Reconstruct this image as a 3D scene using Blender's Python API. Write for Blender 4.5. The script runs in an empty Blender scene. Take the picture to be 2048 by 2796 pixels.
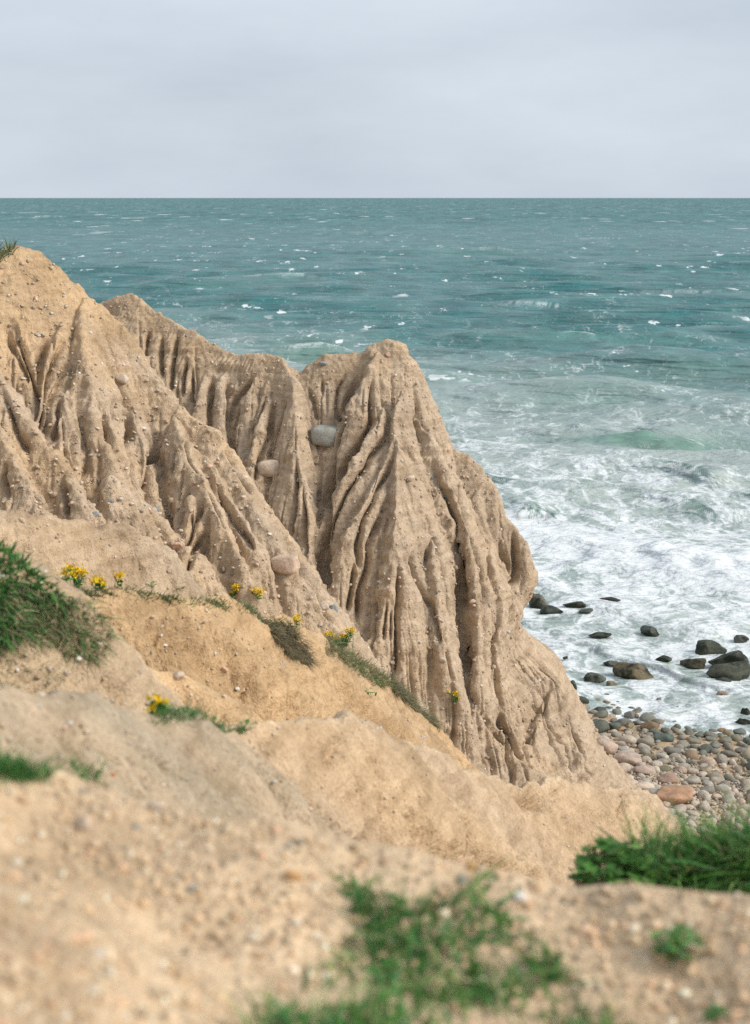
import bpy, math, random
import numpy as np
from math import sin, cos, tan, atan, radians, pi

# ------------------------------------------------------------------ camera
S = bpy.context.scene
F = 3994.0                       # focal length in photo pixels (2048 x 2796)
CX, CY = 1024.0, 1398.0
PITCH = radians(12.15)
EYE = 18.0                       # metres above the sea

cam_d = bpy.data.cameras.new("camera")
cam = bpy.data.objects.new("camera", cam_d)
S.collection.objects.link(cam)
S.camera = cam
cam.location = (0, 0, EYE)
cam.rotation_euler = (radians(90) - PITCH, 0, 0)
cam_d.sensor_fit = 'VERTICAL'
cam_d.sensor_height = 56.0
cam_d.sensor_width = 41.0
cam_d.lens = 56.0 * F / 2796.0
cam_d.clip_start = 0.1
cam_d.clip_end = 60000.0
cam_d.dof.use_dof = True
cam_d.dof.focus_distance = 41.0
cam_d.dof.aperture_fstop = 3.0

# ------------------------------------------------------------------ sky and sun
SUN_DIR = np.array((0.78, -0.16, 0.60)); SUN_DIR /= np.linalg.norm(SUN_DIR)   # towards the sun
SUN_EL = math.asin(SUN_DIR[2]); SUN_AZ = math.atan2(SUN_DIR[0], SUN_DIR[1])

def nd(nt, kind, loc=None, **kw):
    n = nt.nodes.new(kind)
    for k, v in kw.items():
        setattr(n, k, v)
    return n

world = bpy.data.worlds.new("World"); S.world = world
world.use_nodes = True
wt = world.node_tree; wt.nodes.clear()
w_out = nd(wt, 'ShaderNodeOutputWorld')
w_bg = nd(wt, 'ShaderNodeBackground'); w_bg.inputs['Strength'].default_value = 0.11
w_sky = nd(wt, 'ShaderNodeTexSky', sky_type='NISHITA', sun_disc=False)
w_sky.sun_elevation = SUN_EL; w_sky.sun_rotation = SUN_AZ
w_sky.air_density = 1.2; w_sky.dust_density = 2.0
w_tc = nd(wt, 'ShaderNodeTexCoord')
w_map = nd(wt, 'ShaderNodeMapping'); w_map.inputs['Scale'].default_value = (2.0, 2.0, 6.5)
w_map.inputs['Location'].default_value = (0.3, 1.9, 0.55)
w_n = nd(wt, 'ShaderNodeTexNoise'); w_n.inputs['Scale'].default_value = 1.5; w_n.inputs['Detail'].default_value = 7; w_n.inputs['Roughness'].default_value = 0.55
w_r = nd(wt, 'ShaderNodeValToRGB')
w_r.color_ramp.elements[0].position = 0.30; w_r.color_ramp.elements[0].color = (4.1, 4.65, 5.35, 1)
w_r.color_ramp.elements[1].position = 0.72; w_r.color_ramp.elements[1].color = (5.4, 6.0, 6.65, 1)
w_mix = nd(wt, 'ShaderNodeMix', data_type='RGBA'); w_mix.inputs['Factor'].default_value = 0.93
wt.links.new(w_tc.outputs['Generated'], w_map.inputs['Vector'])
wt.links.new(w_map.outputs['Vector'], w_n.inputs['Vector'])
wt.links.new(w_n.outputs['Fac'], w_r.inputs['Fac'])
wt.links.new(w_sky.outputs['Color'], w_mix.inputs['A'])
wt.links.new(w_r.outputs['Color'], w_mix.inputs['B'])
wt.links.new(w_mix.outputs['Result'], w_bg.inputs['Color'])
wt.links.new(w_bg.outputs['Background'], w_out.inputs['Surface'])

sun_d = bpy.data.lights.new("sun", 'SUN')
sun = bpy.data.objects.new("sun", sun_d); S.collection.objects.link(sun)
sun_d.energy = 2.8; sun_d.angle = radians(24); sun_d.color = (1.0, 0.94, 0.85)
from mathutils import Vector
sun.rotation_euler = Vector(SUN_DIR).to_track_quat('Z', 'Y').to_euler()
S.view_settings.view_transform = 'Standard'; S.view_settings.look = 'None'
S.view_settings.exposure = 0.30; S.view_settings.gamma = 1.0
S.view_settings.use_curve_mapping = False
S.cycles.max_bounces = 4; S.cycles.diffuse_bounces = 2; S.cycles.glossy_bounces = 2
S.cycles.transmission_bounces = 2; S.cycles.transparent_max_bounces = 4
S.cycles.use_denoising = False

# ------------------------------------------------------------------ helpers
RNG = np.random.default_rng(7)

def ray(px, py):
    """photo pixel -> (azimuth, tangent of elevation)"""
    dx = (px - CX) / F; dy = (CY - py) / F
    y = cos(PITCH) + dy * sin(PITCH); z = -sin(PITCH) + dy * cos(PITCH)
    return math.atan2(dx, y), z / math.hypot(dx, y)

def project(p):
    x, y, z = p[0], p[1], p[2] - EYE
    d = y * cos(PITCH) - z * sin(PITCH); u = y * sin(PITCH) + z * cos(PITCH)
    return CX + F * x / d, CY - F * u / d

def at(px, py, r):
    th, m = ray(px, py)
    return np.array((r * sin(th), r * cos(th), EYE + m * r))

_GT = np.random.default_rng(3).normal(size=(256, 3)); _GT /= np.linalg.norm(_GT, axis=1)[:, None]
_PT = np.random.default_rng(4).permutation(256)
_PT = np.concatenate([_PT, _PT, _PT]).astype(np.int32)
_GT = _GT.astype(np.float32)
_ang = np.random.default_rng(5).uniform(0, 2 * pi, 256); _G2 = np.stack([np.cos(_ang), np.sin(_ang)], 1).astype(np.float32)

def perlin(x, y, z, sc=1.0, seed=0):
    x = np.asarray(x, np.float32) / sc + seed * 17.31; y = np.asarray(y, np.float32) / sc + seed * 5.77
    z = np.asarray(z, np.float32) / sc + seed * 9.13
    x, y, z = np.broadcast_arrays(x, y, z)
    xi = np.floor(x); yi = np.floor(y); zi = np.floor(z)
    xf = x - xi; yf = y - yi; zf = z - zi
    xi = xi.astype(np.int32) & 255; yi = yi.astype(np.int32) & 255; zi = zi.astype(np.int32) & 255
    u = xf * xf * (3 - 2 * xf); v = yf * yf * (3 - 2 * yf); w = zf * zf * (3 - 2 * zf)
    out = np.zeros(x.shape, np.float32)
    for a in (0, 1):
        wa = u if a else 1 - u
        pa = _PT[xi + a]
        for b in (0, 1):
            wb = v if b else 1 - v
            pb = _PT[pa + yi + b]
            for c in (0, 1):
                g = _GT[_PT[pb + zi + c]]
                out += wa * wb * (w if c else 1 - w) * (g[..., 0] * (xf - a) + g[..., 1] * (yf - b) + g[..., 2] * (zf - c))
    return out * 1.6

def perlin2(x, y, sc=1.0, seed=0):
    x = np.asarray(x, np.float32) / np.float32(sc) + np.float32(seed * 17.31 % 251); y = np.asarray(y, np.float32) / np.float32(sc) + np.float32(seed * 5.77 % 241)
    xi = np.floor(x); yi = np.floor(y); xf = x - xi; yf = y - yi
    xi = xi.astype(np.int32) & 255; yi = yi.astype(np.int32) & 255
    u = xf * xf * (3 - 2 * xf); v = yf * yf * (3 - 2 * yf)
    out = np.zeros(x.shape, np.float32)
    for a in (0, 1):
        pa = _PT[xi + a]; wa = u if a else 1 - u
        for b in (0, 1):
            g = _PT[pa + yi + b]
            out += wa * (v if b else 1 - v) * (_G2[g, 0] * (xf - a) + _G2[g, 1] * (yf - b))
    return out * 1.5

def sstep(a, b, x):
    t = np.clip((x - a) / (b - a), 0, 1)
    return t * t * (3 - 2 * t)

def tag(o, label=None, cat=None, group=None, kind=None):
    if label: o['label'] = label
    if cat: o['category'] = cat
    if group: o['group'] = group
    if kind: o['kind'] = kind
    return o

def link(name, me, mat=None, parent=None):
    o = bpy.data.objects.new(name, me)
    S.collection.objects.link(o)
    if mat is not None and me is not None and not me.materials:
        me.materials.append(mat)
    if parent is not None:
        o.parent = parent
    return o

def mesh_np(name, V, Q, attrs=None, smooth=True, normals=None):
    """V (n,3), Q (m,3 or 4) int"""
    me = bpy.data.meshes.new(name)
    V = np.ascontiguousarray(V, np.float32); Q = np.ascontiguousarray(Q, np.int32)
    k = Q.shape[1]
    me.vertices.add(len(V)); me.vertices.foreach_set('co', V.ravel())
    me.loops.add(Q.size); me.loops.foreach_set('vertex_index', Q.ravel())
    me.polygons.add(len(Q))
    me.polygons.foreach_set('loop_start', np.arange(0, Q.size, k, dtype=np.int32))
    me.polygons.foreach_set('loop_total', np.full(len(Q), k, np.int32))
    me.polygons.foreach_set('use_smooth', np.full(len(Q), smooth, bool))
    for nme, arr in (attrs or {}).items():
        arr = np.asarray(arr, np.float32)
        if arr.ndim == 1:
            a = me.attributes.new(nme, 'FLOAT', 'POINT'); a.data.foreach_set('value', arr)
        else:
            a = me.attributes.new(nme, 'FLOAT_COLOR', 'POINT'); a.data.foreach_set('color', np.ascontiguousarray(np.c_[arr, np.ones(len(arr))], np.float32).ravel())
    me.update(calc_edges=True)
    return me
# ------------------------------------------------------------------ materials
def new_mat(name):
    m = bpy.data.materials.new(name); m.use_nodes = True
    nt = m.node_tree; nt.nodes.clear()
    out = nd(nt, 'ShaderNodeOutputMaterial'); b = nd(nt, 'ShaderNodeBsdfPrincipled')
    nt.links.new(b.outputs['BSDF'], out.inputs['Surface'])
    return m, nt, b

def noise(nt, vec, scale, detail=4, rough=0.55, dist=0.0):
    n = nd(nt, 'ShaderNodeTexNoise'); n.inputs['Scale'].default_value = scale
    n.inputs['Detail'].default_value = detail; n.inputs['Roughness'].default_value = rough
    n.inputs['Distortion'].default_value = dist
    if vec is not None: nt.links.new(vec, n.inputs['Vector'])
    return n.outputs['Fac']

def ramp(nt, fac, stops):
    r = nd(nt, 'ShaderNodeValToRGB'); cr = r.color_ramp
    while len(cr.elements) < len(stops): cr.elements.new(0.5)
    for e, (p, c) in zip(cr.elements, stops):
        e.position = p; e.color = c if len(c) == 4 else (*c, 1)
    nt.links.new(fac, r.inputs['Fac'])
    return r.outputs['Color']

def mixc(nt, fac, a, b, blend='MIX'):
    m = nd(nt, 'ShaderNodeMix', data_type='RGBA', blend_type=blend)
    for sock, v in ((m.inputs['Factor'], fac), (m.inputs['A'], a), (m.inputs['B'], b)):
        if isinstance(v, bpy.types.NodeSocket): nt.links.new(v, sock)
        elif isinstance(v, (int, float)): sock.default_value = v
        else: sock.default_value = (*v, 1)
    return m.outputs['Result']

def mth(nt, op, a, b=None, c=None, clamp=False):
    m = nd(nt, 'ShaderNodeMath', operation=op, use_clamp=clamp)
    for i, v in enumerate((a, b, c)):
        if v is None: continue
        if isinstance(v, bpy.types.NodeSocket): nt.links.new(v, m.inputs[i])
        else: m.inputs[i].default_value = v
    return m.outputs[0]

def mapr(nt, v, a, b, c, d, smooth=True):
    m = nd(nt, 'ShaderNodeMapRange'); m.interpolation_type = 'SMOOTHSTEP' if smooth else 'LINEAR'
    for i, x in enumerate((v, a, b, c, d)):
        if isinstance(x, bpy.types.NodeSocket): nt.links.new(x, m.inputs[i])
        else: m.inputs[i].default_value = x
    return m.outputs[0]

def attr(nt, name):
    a = nd(nt, 'ShaderNodeAttribute'); a.attribute_name = name
    return a

def bump(nt, h, strength, dist, normal=None):
    b = nd(nt, 'ShaderNodeBump'); b.inputs['Strength'].default_value = strength; b.inputs['Distance'].default_value = dist
    nt.links.new(h, b.inputs['Height'])
    if normal is not None: nt.links.new(normal, b.inputs['Normal'])
    return b.outputs['Normal']

def sand_material():
    m, nt, b = new_mat("eroded_sand")
    tc = nd(nt, 'ShaderNodeTexCoord'); P = tc.outputs['Object']
    gold = attr(nt, 'gold').outputs['Fac']; grey = attr(nt, 'grey').outputs['Fac']; dry = attr(nt, 'dry').outputs['Fac']  # dry: dry sand plus the sunlit paleness painted on the sandy crest tops
    n1 = noise(nt, P, 0.9, 3, 0.6); n2 = noise(nt, P, 7.0, 3, 0.65); n3 = noise(nt, P, 40.0, 2, 0.7)
    base = mixc(nt, gold, (0.52, 0.405, 0.295), (0.54, 0.368, 0.208))
    base = mixc(nt, grey, base, (0.41, 0.335, 0.24))
    base = mixc(nt, dry, base, (0.645, 0.49, 0.33))  # dry sand tone; also carries the sunlit paleness painted on the crest tops
    var = ramp(nt, n1, [(0.25, (0.74, 0.72, 0.69)), (0.5, (1, 1, 1)), (0.75, (1.14, 1.14, 1.14))])
    base = mixc(nt, 1.0, base, var, 'MULTIPLY')
    var2 = ramp(nt, n2, [(0.28, (0.80, 0.78, 0.75)), (0.55, (1, 1, 1)), (0.8, (1.14, 1.14, 1.13))])
    base = mixc(nt, 1.0, base, var2, 'MULTIPLY')
    var3 = ramp(nt, n3, [(0.3, (0.72, 0.70, 0.68)), (0.52, (1, 1, 1)), (0.78, (1.25, 1.24, 1.22))])
    base = mixc(nt, 0.85, base, var3, 'MULTIPLY')
    # thin bedding bands
    mp = nd(nt, 'ShaderNodeMapping'); mp.inputs['Scale'].default_value = (0.25, 0.25, 7.0)
    nt.links.new(P, mp.inputs['Vector'])
    bed = noise(nt, mp.outputs['Vector'], 1.0, 2, 0.6, 0.3)
    base = mixc(nt, 1.0, base, ramp(nt, bed, [(0.32, (0.84, 0.82, 0.79)), (0.5, (1, 1, 1)), (0.68, (1.08, 1.08, 1.07))]), 'MULTIPLY')
    nt.links.new(base, b.inputs['Base Color'])
    b.inputs['Roughness'].default_value = 0.95
    b.inputs['Specular IOR Level'].default_value = 0.12
    h = mth(nt, 'ADD', mth(nt, 'MULTIPLY', n2, 0.06), mth(nt, 'ADD', mth(nt, 'MULTIPLY', n3, 0.018), mth(nt, 'MULTIPLY', bed, 0.025)))
    nt.links.new(bump(nt, h, 1.0, 1.0), b.inputs['Normal'])
    return m

def stone_material(name, wet=False):
    """colour comes from the object and from the mesh's own tone"""
    m, nt, b = new_mat(name)
    tc = nd(nt, 'ShaderNodeTexCoord'); P = tc.outputs['Object']
    oi = nd(nt, 'ShaderNodeObjectInfo'); tone = attr(nt, 'tone').outputs['Color']
    base = mixc(nt, 1.0, oi.outputs['Color'], tone, 'MULTIPLY')
    gp = nd(nt, 'ShaderNodeNewGeometry').outputs['Position']
    n1 = noise(nt, gp, 3.2, 3, 0.6); n2 = noise(nt, gp, 26.0, 2, 0.7)
    base = mixc(nt, 1.0, base, ramp(nt, n1, [(0.28, (0.66, 0.66, 0.66)), (0.52, (1, 1, 1)), (0.75, (1.28, 1.25, 1.2))]), 'MULTIPLY')
    base = mixc(nt, 0.8, base, ramp(nt, n2, [(0.3, (0.72, 0.72, 0.72)), (0.55, (1, 1, 1)), (0.75, (1.25, 1.25, 1.25))]), 'MULTIPLY')
    if wet:   # weed on the wet rock
        weed = mapr(nt, noise(nt, gp, 1.7, 3, 0.65), 0.42, 0.58, 0, 1)
        base = mixc(nt, weed, base, (0.018, 0.022, 0.012))
        b.inputs['Roughness'].default_value = 0.55; b.inputs['Specular IOR Level'].default_value = 0.25
    else:
        b.inputs['Roughness'].default_value = 0.85
        b.inputs['Specular IOR Level'].default_value = 0.25
    nt.links.new(base, b.inputs['Base Color'])
    nt.links.new(bump(nt, mth(nt, 'ADD', mth(nt, 'MULTIPLY', n1, 0.05), mth(nt, 'MULTIPLY', n2, 0.014)), 0.8, 1.0), b.inputs['Normal'])
    return m

def leaf_material(name, rough=0.6, trans=0.25):
    """colour from the mesh's own tone, some light through the blade"""
    m, nt, b = new_mat(name)
    tone = attr(nt, 'tone').outputs['Color']
    nt.links.new(tone, b.inputs['Base Color'])
    b.inputs['Roughness'].default_value = rough; b.inputs['Specular IOR Level'].default_value = 0.25
    tr = nd(nt, 'ShaderNodeBsdfTranslucent'); nt.links.new(tone, tr.inputs['Color'])
    mx = nd(nt, 'ShaderNodeMixShader'); mx.inputs[0].default_value = trans
    out = [n for n in nt.nodes if n.type == 'OUTPUT_MATERIAL'][0]
    nt.links.new(b.outputs[0], mx.inputs[1]); nt.links.new(tr.outputs[0], mx.inputs[2]); nt.links.new(mx.outputs[0], out.inputs['Surface'])
    return m
# ------------------------------------------------------------------ the bluff: ridges and gullies as one height field
def spread(a, b, step):  # geometric steps
    n = max(2, int(math.ceil(math.log(b / a) / step)))
    return np.geomspace(a, b, n, endpoint=False)
FINE = radians(0.038)
side = radians(16.6) + np.cumsum(FINE * 1.065 ** np.arange(1, 50))
side = side[side < radians(34)]
th = np.concatenate([-side[::-1], np.arange(-radians(16.6), radians(16.6) + 1e-9, FINE), side])
rr = np.concatenate([spread(0.8, 6.0, 0.010), spread(6.0, 23.0, 0.0055), np.arange(23.0, 47.0, 0.043), np.arange(47.0, 60, 0.2)])
nR, nC = len(rr), len(th)
TH, RR = np.meshgrid(th, rr)
TH = TH.astype(np.float32); RR = RR.astype(np.float32)
X = RR * np.sin(TH); Y = RR * np.cos(TH)
_a = perlin2(X, Y, 2.2, 1); _b = perlin2(X, Y, 2.2, 2); _c = perlin2(X, Y, 0.7, 3); _d = perlin2(X, Y, 0.7, 4)
far = sstep(6, 24, RR)
WX = X + (0.10 * _a + 0.05 * _c) * (0.25 + 0.75 * far); WY = Y + (0.10 * _b + 0.05 * _d) * (0.25 + 0.75 * far)

def shore(x, y):                 # metres seaward of the waterline
    return 0.70 * x + 0.714 * y - 41.9
def floor_z(x, y):
    s = shore(x, y)
    beach = np.where(s < 0, -0.085 * s, -0.14 * s)
    beach = np.minimum(beach, 1.6)
    gully = 2.4 + 0.72 * (3.6 - x) + 0.2 * (38 - y)
    gully = np.where(y > 41, gully - 0.9 * (y - 41), gully)
    return np.maximum(np.maximum(beach, -3.0), np.minimum(gully, 14.0))
H = floor_z(WX, WY).astype(np.float32) + 0.05 * _c
OWN = np.zeros(H.shape, np.int8)

def col_of(t): return np.interp(t, th, np.arange(nC))
def row_of(r): return np.interp(r, rr, np.arange(nR))
def raycast(px, py, rmin=0.0, Hf=None):
    Hf = H if Hf is None else Hf
    t, m = ray(px, py)
    c = col_of(t); j = int(c); f = c - j; j1 = min(j + 1, nC - 1)
    prof = Hf[:, j] * (1 - f) + Hf[:, j1] * f - (EYE + m * rr)
    prof = np.where(rr < rmin, -1, prof)
    k = np.argmax(prof > 0)
    if prof[k] <= 0: return None
    if k == 0 or rr[k - 1] < rmin: return rr[k]
    return rr[k - 1] + (rr[k] - rr[k - 1]) * (-prof[k - 1]) / (prof[k] - prof[k - 1])
def sample(A, x, y):
    r = np.hypot(x, y); t = np.arctan2(x, y)
    i = np.clip(row_of(r), 0, nR - 1.001); j = np.clip(col_of(t), 0, nC - 1.001)
    i0 = i.astype(int); j0 = j.astype(int); a = i - i0; b = j - j0
    return (A[i0, j0] * (1 - a) * (1 - b) + A[i0 + 1, j0] * a * (1 - b) + A[i0, j0 + 1] * (1 - a) * b + A[i0 + 1, j0 + 1] * a * b)

def window(P, reach):
    x, y = P[:, 0], P[:, 1]
    r = np.hypot(x, y); t = np.arctan2(x, y)
    i0 = int(np.searchsorted(rr, max(r.min() - reach, 0.5))); i1 = int(np.searchsorted(rr, r.max() + reach))
    dt = math.asin(min(1, reach / max(r.min(), reach + 0.01)))
    j0 = int(np.searchsorted(th, t.min() - dt)); j1 = int(np.searchsorted(th, t.max() + dt))
    return slice(max(i0 - 1, 0), i1 + 1), slice(max(j0 - 1, 0), j1 + 1)

def ridge(P, sl, sr, w=0.25, reach=8.0, own=0, end=None):
    """crest polyline P (n,3): the ground falls away with slope sl on its left and sr on its right"""
    global H
    P = np.asarray(P, float)
    ws = window(P, reach)
    wx, wy = WX[ws], WY[ws]
    dmin = np.full(wx.shape, 1e9); q = np.zeros(wx.shape)
    ds, zs = [], []
    for A, B in zip(P[:-1], P[1:]):
        ex, ey = B[0] - A[0], B[1] - A[1]; L2 = ex * ex + ey * ey + 1e-9
        t = np.clip(((wx - A[0]) * ex + (wy - A[1]) * ey) / L2, 0, 1)
        dx = wx - A[0] - t * ex; dy = wy - A[1] - t * ey
        d = np.hypot(dx, dy)
        perp = (ex * dy - ey * dx) / math.sqrt(L2)     # + = left of travel
        m = d < dmin
        q = np.where(m, perp / np.maximum(d, 1e-6), q); dmin = np.where(m, d, dmin)
        ds.append(d); zs.append(A[2] + t * (B[2] - A[2]))
    s = sr + (sl - sr) * (0.5 + 0.5 * np.clip(q, -1, 1))
    if end is not None:              # the crest breaks off at its last point
        A, B = P[-2], P[-1]; e = (B - A)[:2]; e = e / np.linalg.norm(e)
        ahead = (wx - B[0]) * e[0] + (wy - B[1]) * e[1]
        s = s + (end - s) * sstep(-0.15, 0.25, ahead)
    best = np.full(wx.shape, -1e9)
    for d, z in zip(ds, zs):
        np.maximum(best, z - s * (np.sqrt(d * d + w * w) - w), out=best)
    cur = H[ws]
    m = best > cur
    cur[m] = best[m]
    OWN[ws][m] = own

def px3(pts, scale=None, org=None):
    """[(px,py,r)] -> points"""
    return np.array([at(*p) for p in pts])
def R1(pts): return [(x / 2.2557, 600 + y / 2.2557, *k) for x, y, *k in pts]
def R2(pts): return [(600 + x / 1.8356, 850 + y / 1.8356, *k) for x, y, *k in pts]
def R5(pts): return [(700 + x / 1.3767, 1700 + y / 1.3767, *k) for x, y, *k in pts]
def spur(pts, offs, sl=1.9, sr=1.9, w=0.12, reach=5.0, own=0, rmin=23.0, maxr=48):
    """a spur that stands proud of the face already there: offs metres nearer than the face"""
    P = []; last = None
    offs = np.interp(np.linspace(0, 1, len(pts)), np.linspace(0, 1, len(offs)), offs)
    for (px, py), o in zip(pts, offs):
        r = raycast(px, py, rmin)
        if r is None or r > maxr: r = last
        if r is None: continue
        if last is not None: r = min(r, last + 0.4)
        last = r
        P.append(at(px, py, r - o))
    if len(P) > 1: ridge(np.array(P), sl, sr, w, reach, own)

CLIFF, GULLIED, LOW, FLOWER, SANDY, GRAVEL, KNOLL, LEDGE = 1, 2, 3, 4, 5, 6, 7, 8

# --- the far cliff that ends in the pinnacle
crest = [(60, 840, 46.2), (279, 826, 45.6), (319, 811, 45.4), (346, 803, 45.2), (377, 817, 45.0), (434, 857, 44.8), (474, 879, 44.6),
         (528, 906, 44.3), (576, 941, 44.1), (621, 959, 43.9), (656, 968, 43.8), (700, 962, 43.6), (736, 966, 43.5), (774, 973, 43.4), (791, 994, 43.3),
         (826, 1013, 43.2), (851, 992, 43.2), (878, 973, 43.2), (894, 964, 43.2), (927, 967, 43.2), (976, 964, 43.3), (1009, 956, 43.3)]
ridge(px3(crest), 2.6, 2.0, 0.2, 9.5, CLIFF)
top = [(1009, 956, 43.3), (1030, 936, 43.3), (1060, 927, 43.3), (1088, 934, 43.3), (1108, 962, 43.3)]
ridge(px3(top), 3.5, 2.3, 0.45, 9.5, CLIFF)
nose = [(1108, 962, 43.3), (1118, 1030, 43.3), (1150, 1085, 43.3), (1180, 1125, 43.2), (1205, 1188, 43.0), (1226, 1222, 42.9), (1259, 1236, 42.8), (1308, 1272, 42.7),
        (1346, 1322, 42.6), (1362, 1388, 42.5), (1390, 1424, 42.4), (1420, 1476, 42.3), (1432, 1530, 42.3)]
ridge(px3(nose), 5.0, 3.4, 0.2, 8, CLIFF, end=10.0)
# apron of slumped sand under the nose
apron = [(1330, 1800, 41.6), (1401, 1762, 42.1), (1450, 1782, 42.2), (1497, 1783, 42.2), (1516, 1838, 41.8), (1550, 1903, 41.3), (1601, 1976, 40.8), (1637, 2049, 40.3), (1662, 2114, 39.9)]
ridge(px3(apron), 1.9, 1.15, 0.2, 7, CLIFF)
# spurs of the cliff
spur(R2([(925, 400), (890, 470), (872, 580), (900, 680), (885, 850), (870, 1000), (860, 1180), (850, 1350), (805, 1550), (770, 1690), (740, 1800)]), [0.4, 0.8, 1.3, 1.9, 2.3, 2.4, 2.2], 1.75, 1.95, 0.05, 6, CLIFF)
spur(R2([(800, 200), (760, 280), (720, 340), (660, 440), (640, 530), (650, 600)]), [0.2, 0.5, 0.6, 0.3], 1.9, 1.9, 0.09, 5, CLIFF)
spur(R2([(850, 440), (800, 560), (740, 650), (680, 730), (620, 820), (570, 930), (545, 1030), (540, 1200)]), [0.2, 0.6, 0.7, 0.6, 0.3], 2.0, 2.0, 0.09, 5, CLIFF)
spur(R2([(870, 620), (830, 760), (760, 880), (690, 990), (640, 1080), (600, 1180), (590, 1350), (600, 1480)]), [0.1, 0.4, 0.6, 0.6, 0.5], 2.0, 2.0, 0.09, 5, CLIFF)
spur(R2([(320, 235), (372, 330), (372, 450), (376, 600), (380, 700), (420, 850), (440, 1000), (440, 1150), (470, 1330)]), [0.1, 0.6, 0.9, 1.0, 0.8], 1.9, 1.9, 0.08, 5, CLIFF)
spur(R2([(180, 310), (130, 400), (80, 560), (62, 700)]), [0.0, 0.35, 0.4], 2.0, 2.0, 0.08, 4, CLIFF)
spur(R2([(240, 330), (190, 530), (150, 680)]), [0.0, 0.35, 0.4], 2.0, 2.0, 0.08, 4, CLIFF)
spur(R1([(1385, 930), (1350, 1000), (1335, 1150), (1340, 1300)]), [0.0, 0.4, 0.4], 2.0, 2.0, 0.15, 4, CLIFF)
spur(R1([(1270, 960), (1240, 1050), (1225, 1180)]), [0.0, 0.35, 0.35], 2.0, 2.0, 0.15, 4, CLIFF)
# columns right of the arete
spur(R2([(1000, 440), (1010, 520), (1060, 640), (1120, 780), (1180, 950), (1175, 1020)]), [0.0, 0.3, 0.5, 0.5], 3, 3, 0.2, 4, CLIFF)
spur(R2([(1070, 1120), (1070, 1220), (1090, 1400), (1130, 1650), (1200, 1900)]), [0.1, 0.4, 0.5, 0.4], 3, 3, 0.16, 4, CLIFF)
spur(R2([(1150, 760), (1210, 900), (1240, 1100), (1265, 1330), (1290, 1500), (1300, 1700), (1300, 1800)]), [0.1, 0.4, 0.6, 0.6, 0.6], 3.4, 3.4, 0.16, 4, CLIFF)
spur(R2([(1290, 900), (1330, 1100), (1370, 1300), (1400, 1500), (1400, 1760)]), [0.1, 0.4, 0.6, 0.6], 3.4, 3.4, 0.16, 4, CLIFF)
# apron spurs
spur(R5([(1112, 248), (1090, 300), (1062, 360), (1042, 450), (1032, 560)]), [0.1, 0.5, 0.6, 0.4], 1.5, 1.5, 0.08, 4, CLIFF)
spur(R5([(915, 310), (945, 350), (968, 420), (985, 500)]), [0.1, 0.5, 0.5], 1.6, 1.6, 0.08, 4, CLIFF)
spur(R5([(1090, 130), (1130, 260), (1190, 400), (1220, 500), (1240, 600)]), [0.0, 0.3, 0.4, 0.3], 1.5, 1.5, 0.1, 4, CLIFF)
ridge(px3(R5([(640, 300, 37.5), (760, 380, 37.2), (880, 450, 37.0), (980, 520, 36.6), (1080, 600, 36)])), 0.8, 1.0, 0.4, 6, CLIFF)

# --- the gullied ridge on the left, its long spur running down to the right
g_crest = [(-420, 640, 33), (-150, 665, 33.2), (0, 684, 33.5), (49, 671, 33.8), (89, 682, 34), (137, 715, 34), (173, 757, 34), (208, 773, 34), (239, 801, 34), (275, 830, 34),
           (332, 884, 33.8), (355, 937, 33.6), (399, 986, 33.3), (425, 1025, 33), (465, 1070, 32.6), (501, 1105, 32.3), (545, 1145, 31.9), (590, 1181, 31.5),
           (616, 1221, 31.2), (638, 1265, 30.8), (669, 1314, 30.4), (692, 1371, 30), (709, 1405, 29.7), (763, 1493, 29.2), (807, 1569, 28.8), (861, 1624, 28.5), (905, 1673, 28.2), (932, 1716, 28), (990, 1800, 27.6)]
ridge(px3(g_crest), 1.6, 1.25, 0.15, 11, GULLIED)
spur(R1([(520, 478), (500, 560), (480, 700), (490, 850), (530, 1000), (545, 1200), (560, 1290), (640, 1380), (690, 1500), (750, 1640), (820, 1790), (850, 1920)]), [0.1, 0.5, 0.6, 0.7, 0.9, 1.0, 0.9], 1.7, 1.7, 0.1, 6, GULLIED)
spur(R1([(1075, 1215), (1110, 1300), (1150, 1400), (1240, 1550), (1310, 1700), (1350, 1850), (1430, 2000), (1520, 2150), (1600, 2300)]), [0.35, 0.7, 0.8, 0.9, 0.8, 0.7], 1.7, 1.8, 0.08, 5, GULLIED)
spur(R1([(-250, 700), (-120, 850), (0, 960), (70, 1080), (130, 1200), (200, 1300), (280, 1380), (330, 1440), (400, 1530), (460, 1620), (500, 1700), (530, 1800), (545, 1900)]), [0.6, 0.9, 1.1, 1.3, 1.4, 1.5, 1.4], 1.6, 1.7, 0.12, 6, GULLIED)
spur(R1([(-60, 1220), (20, 1320), (60, 1400), (120, 1530), (190, 1600), (240, 1700), (275, 1800)]), [0.4, 0.8, 0.8], 1.6, 1.7, 0.1, 5, GULLIED)
spur(R1([(665, 1230), (700, 1350), (780, 1480), (835, 1640)]), [0.15, 0.4, 0.4], 1.9, 1.9, 0.1, 4, GULLIED)
spur(R1([(800, 1180), (850, 1300), (895, 1420), (905, 1600)]), [0.15, 0.4, 0.4], 1.9, 1.9, 0.1, 4, GULLIED)
spur(R1([(105, 600), (130, 720), (190, 900), (215, 1040)]), [0.1, 0.35, 0.3], 1.9, 1.9, 0.1, 4, GULLIED)
spur(R1([(360, 640), (300, 800), (270, 950), (240, 1120)]), [0.1, 0.3, 0.3], 1.9, 1.9, 0.1, 4, GULLIED)
spur(R1([(480, 900), (400, 1050), (350, 1200), (370, 1330), (420, 1460)]), [0.05, 0.3, 0.35], 1.9, 1.9, 0.1, 4, GULLIED)
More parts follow.
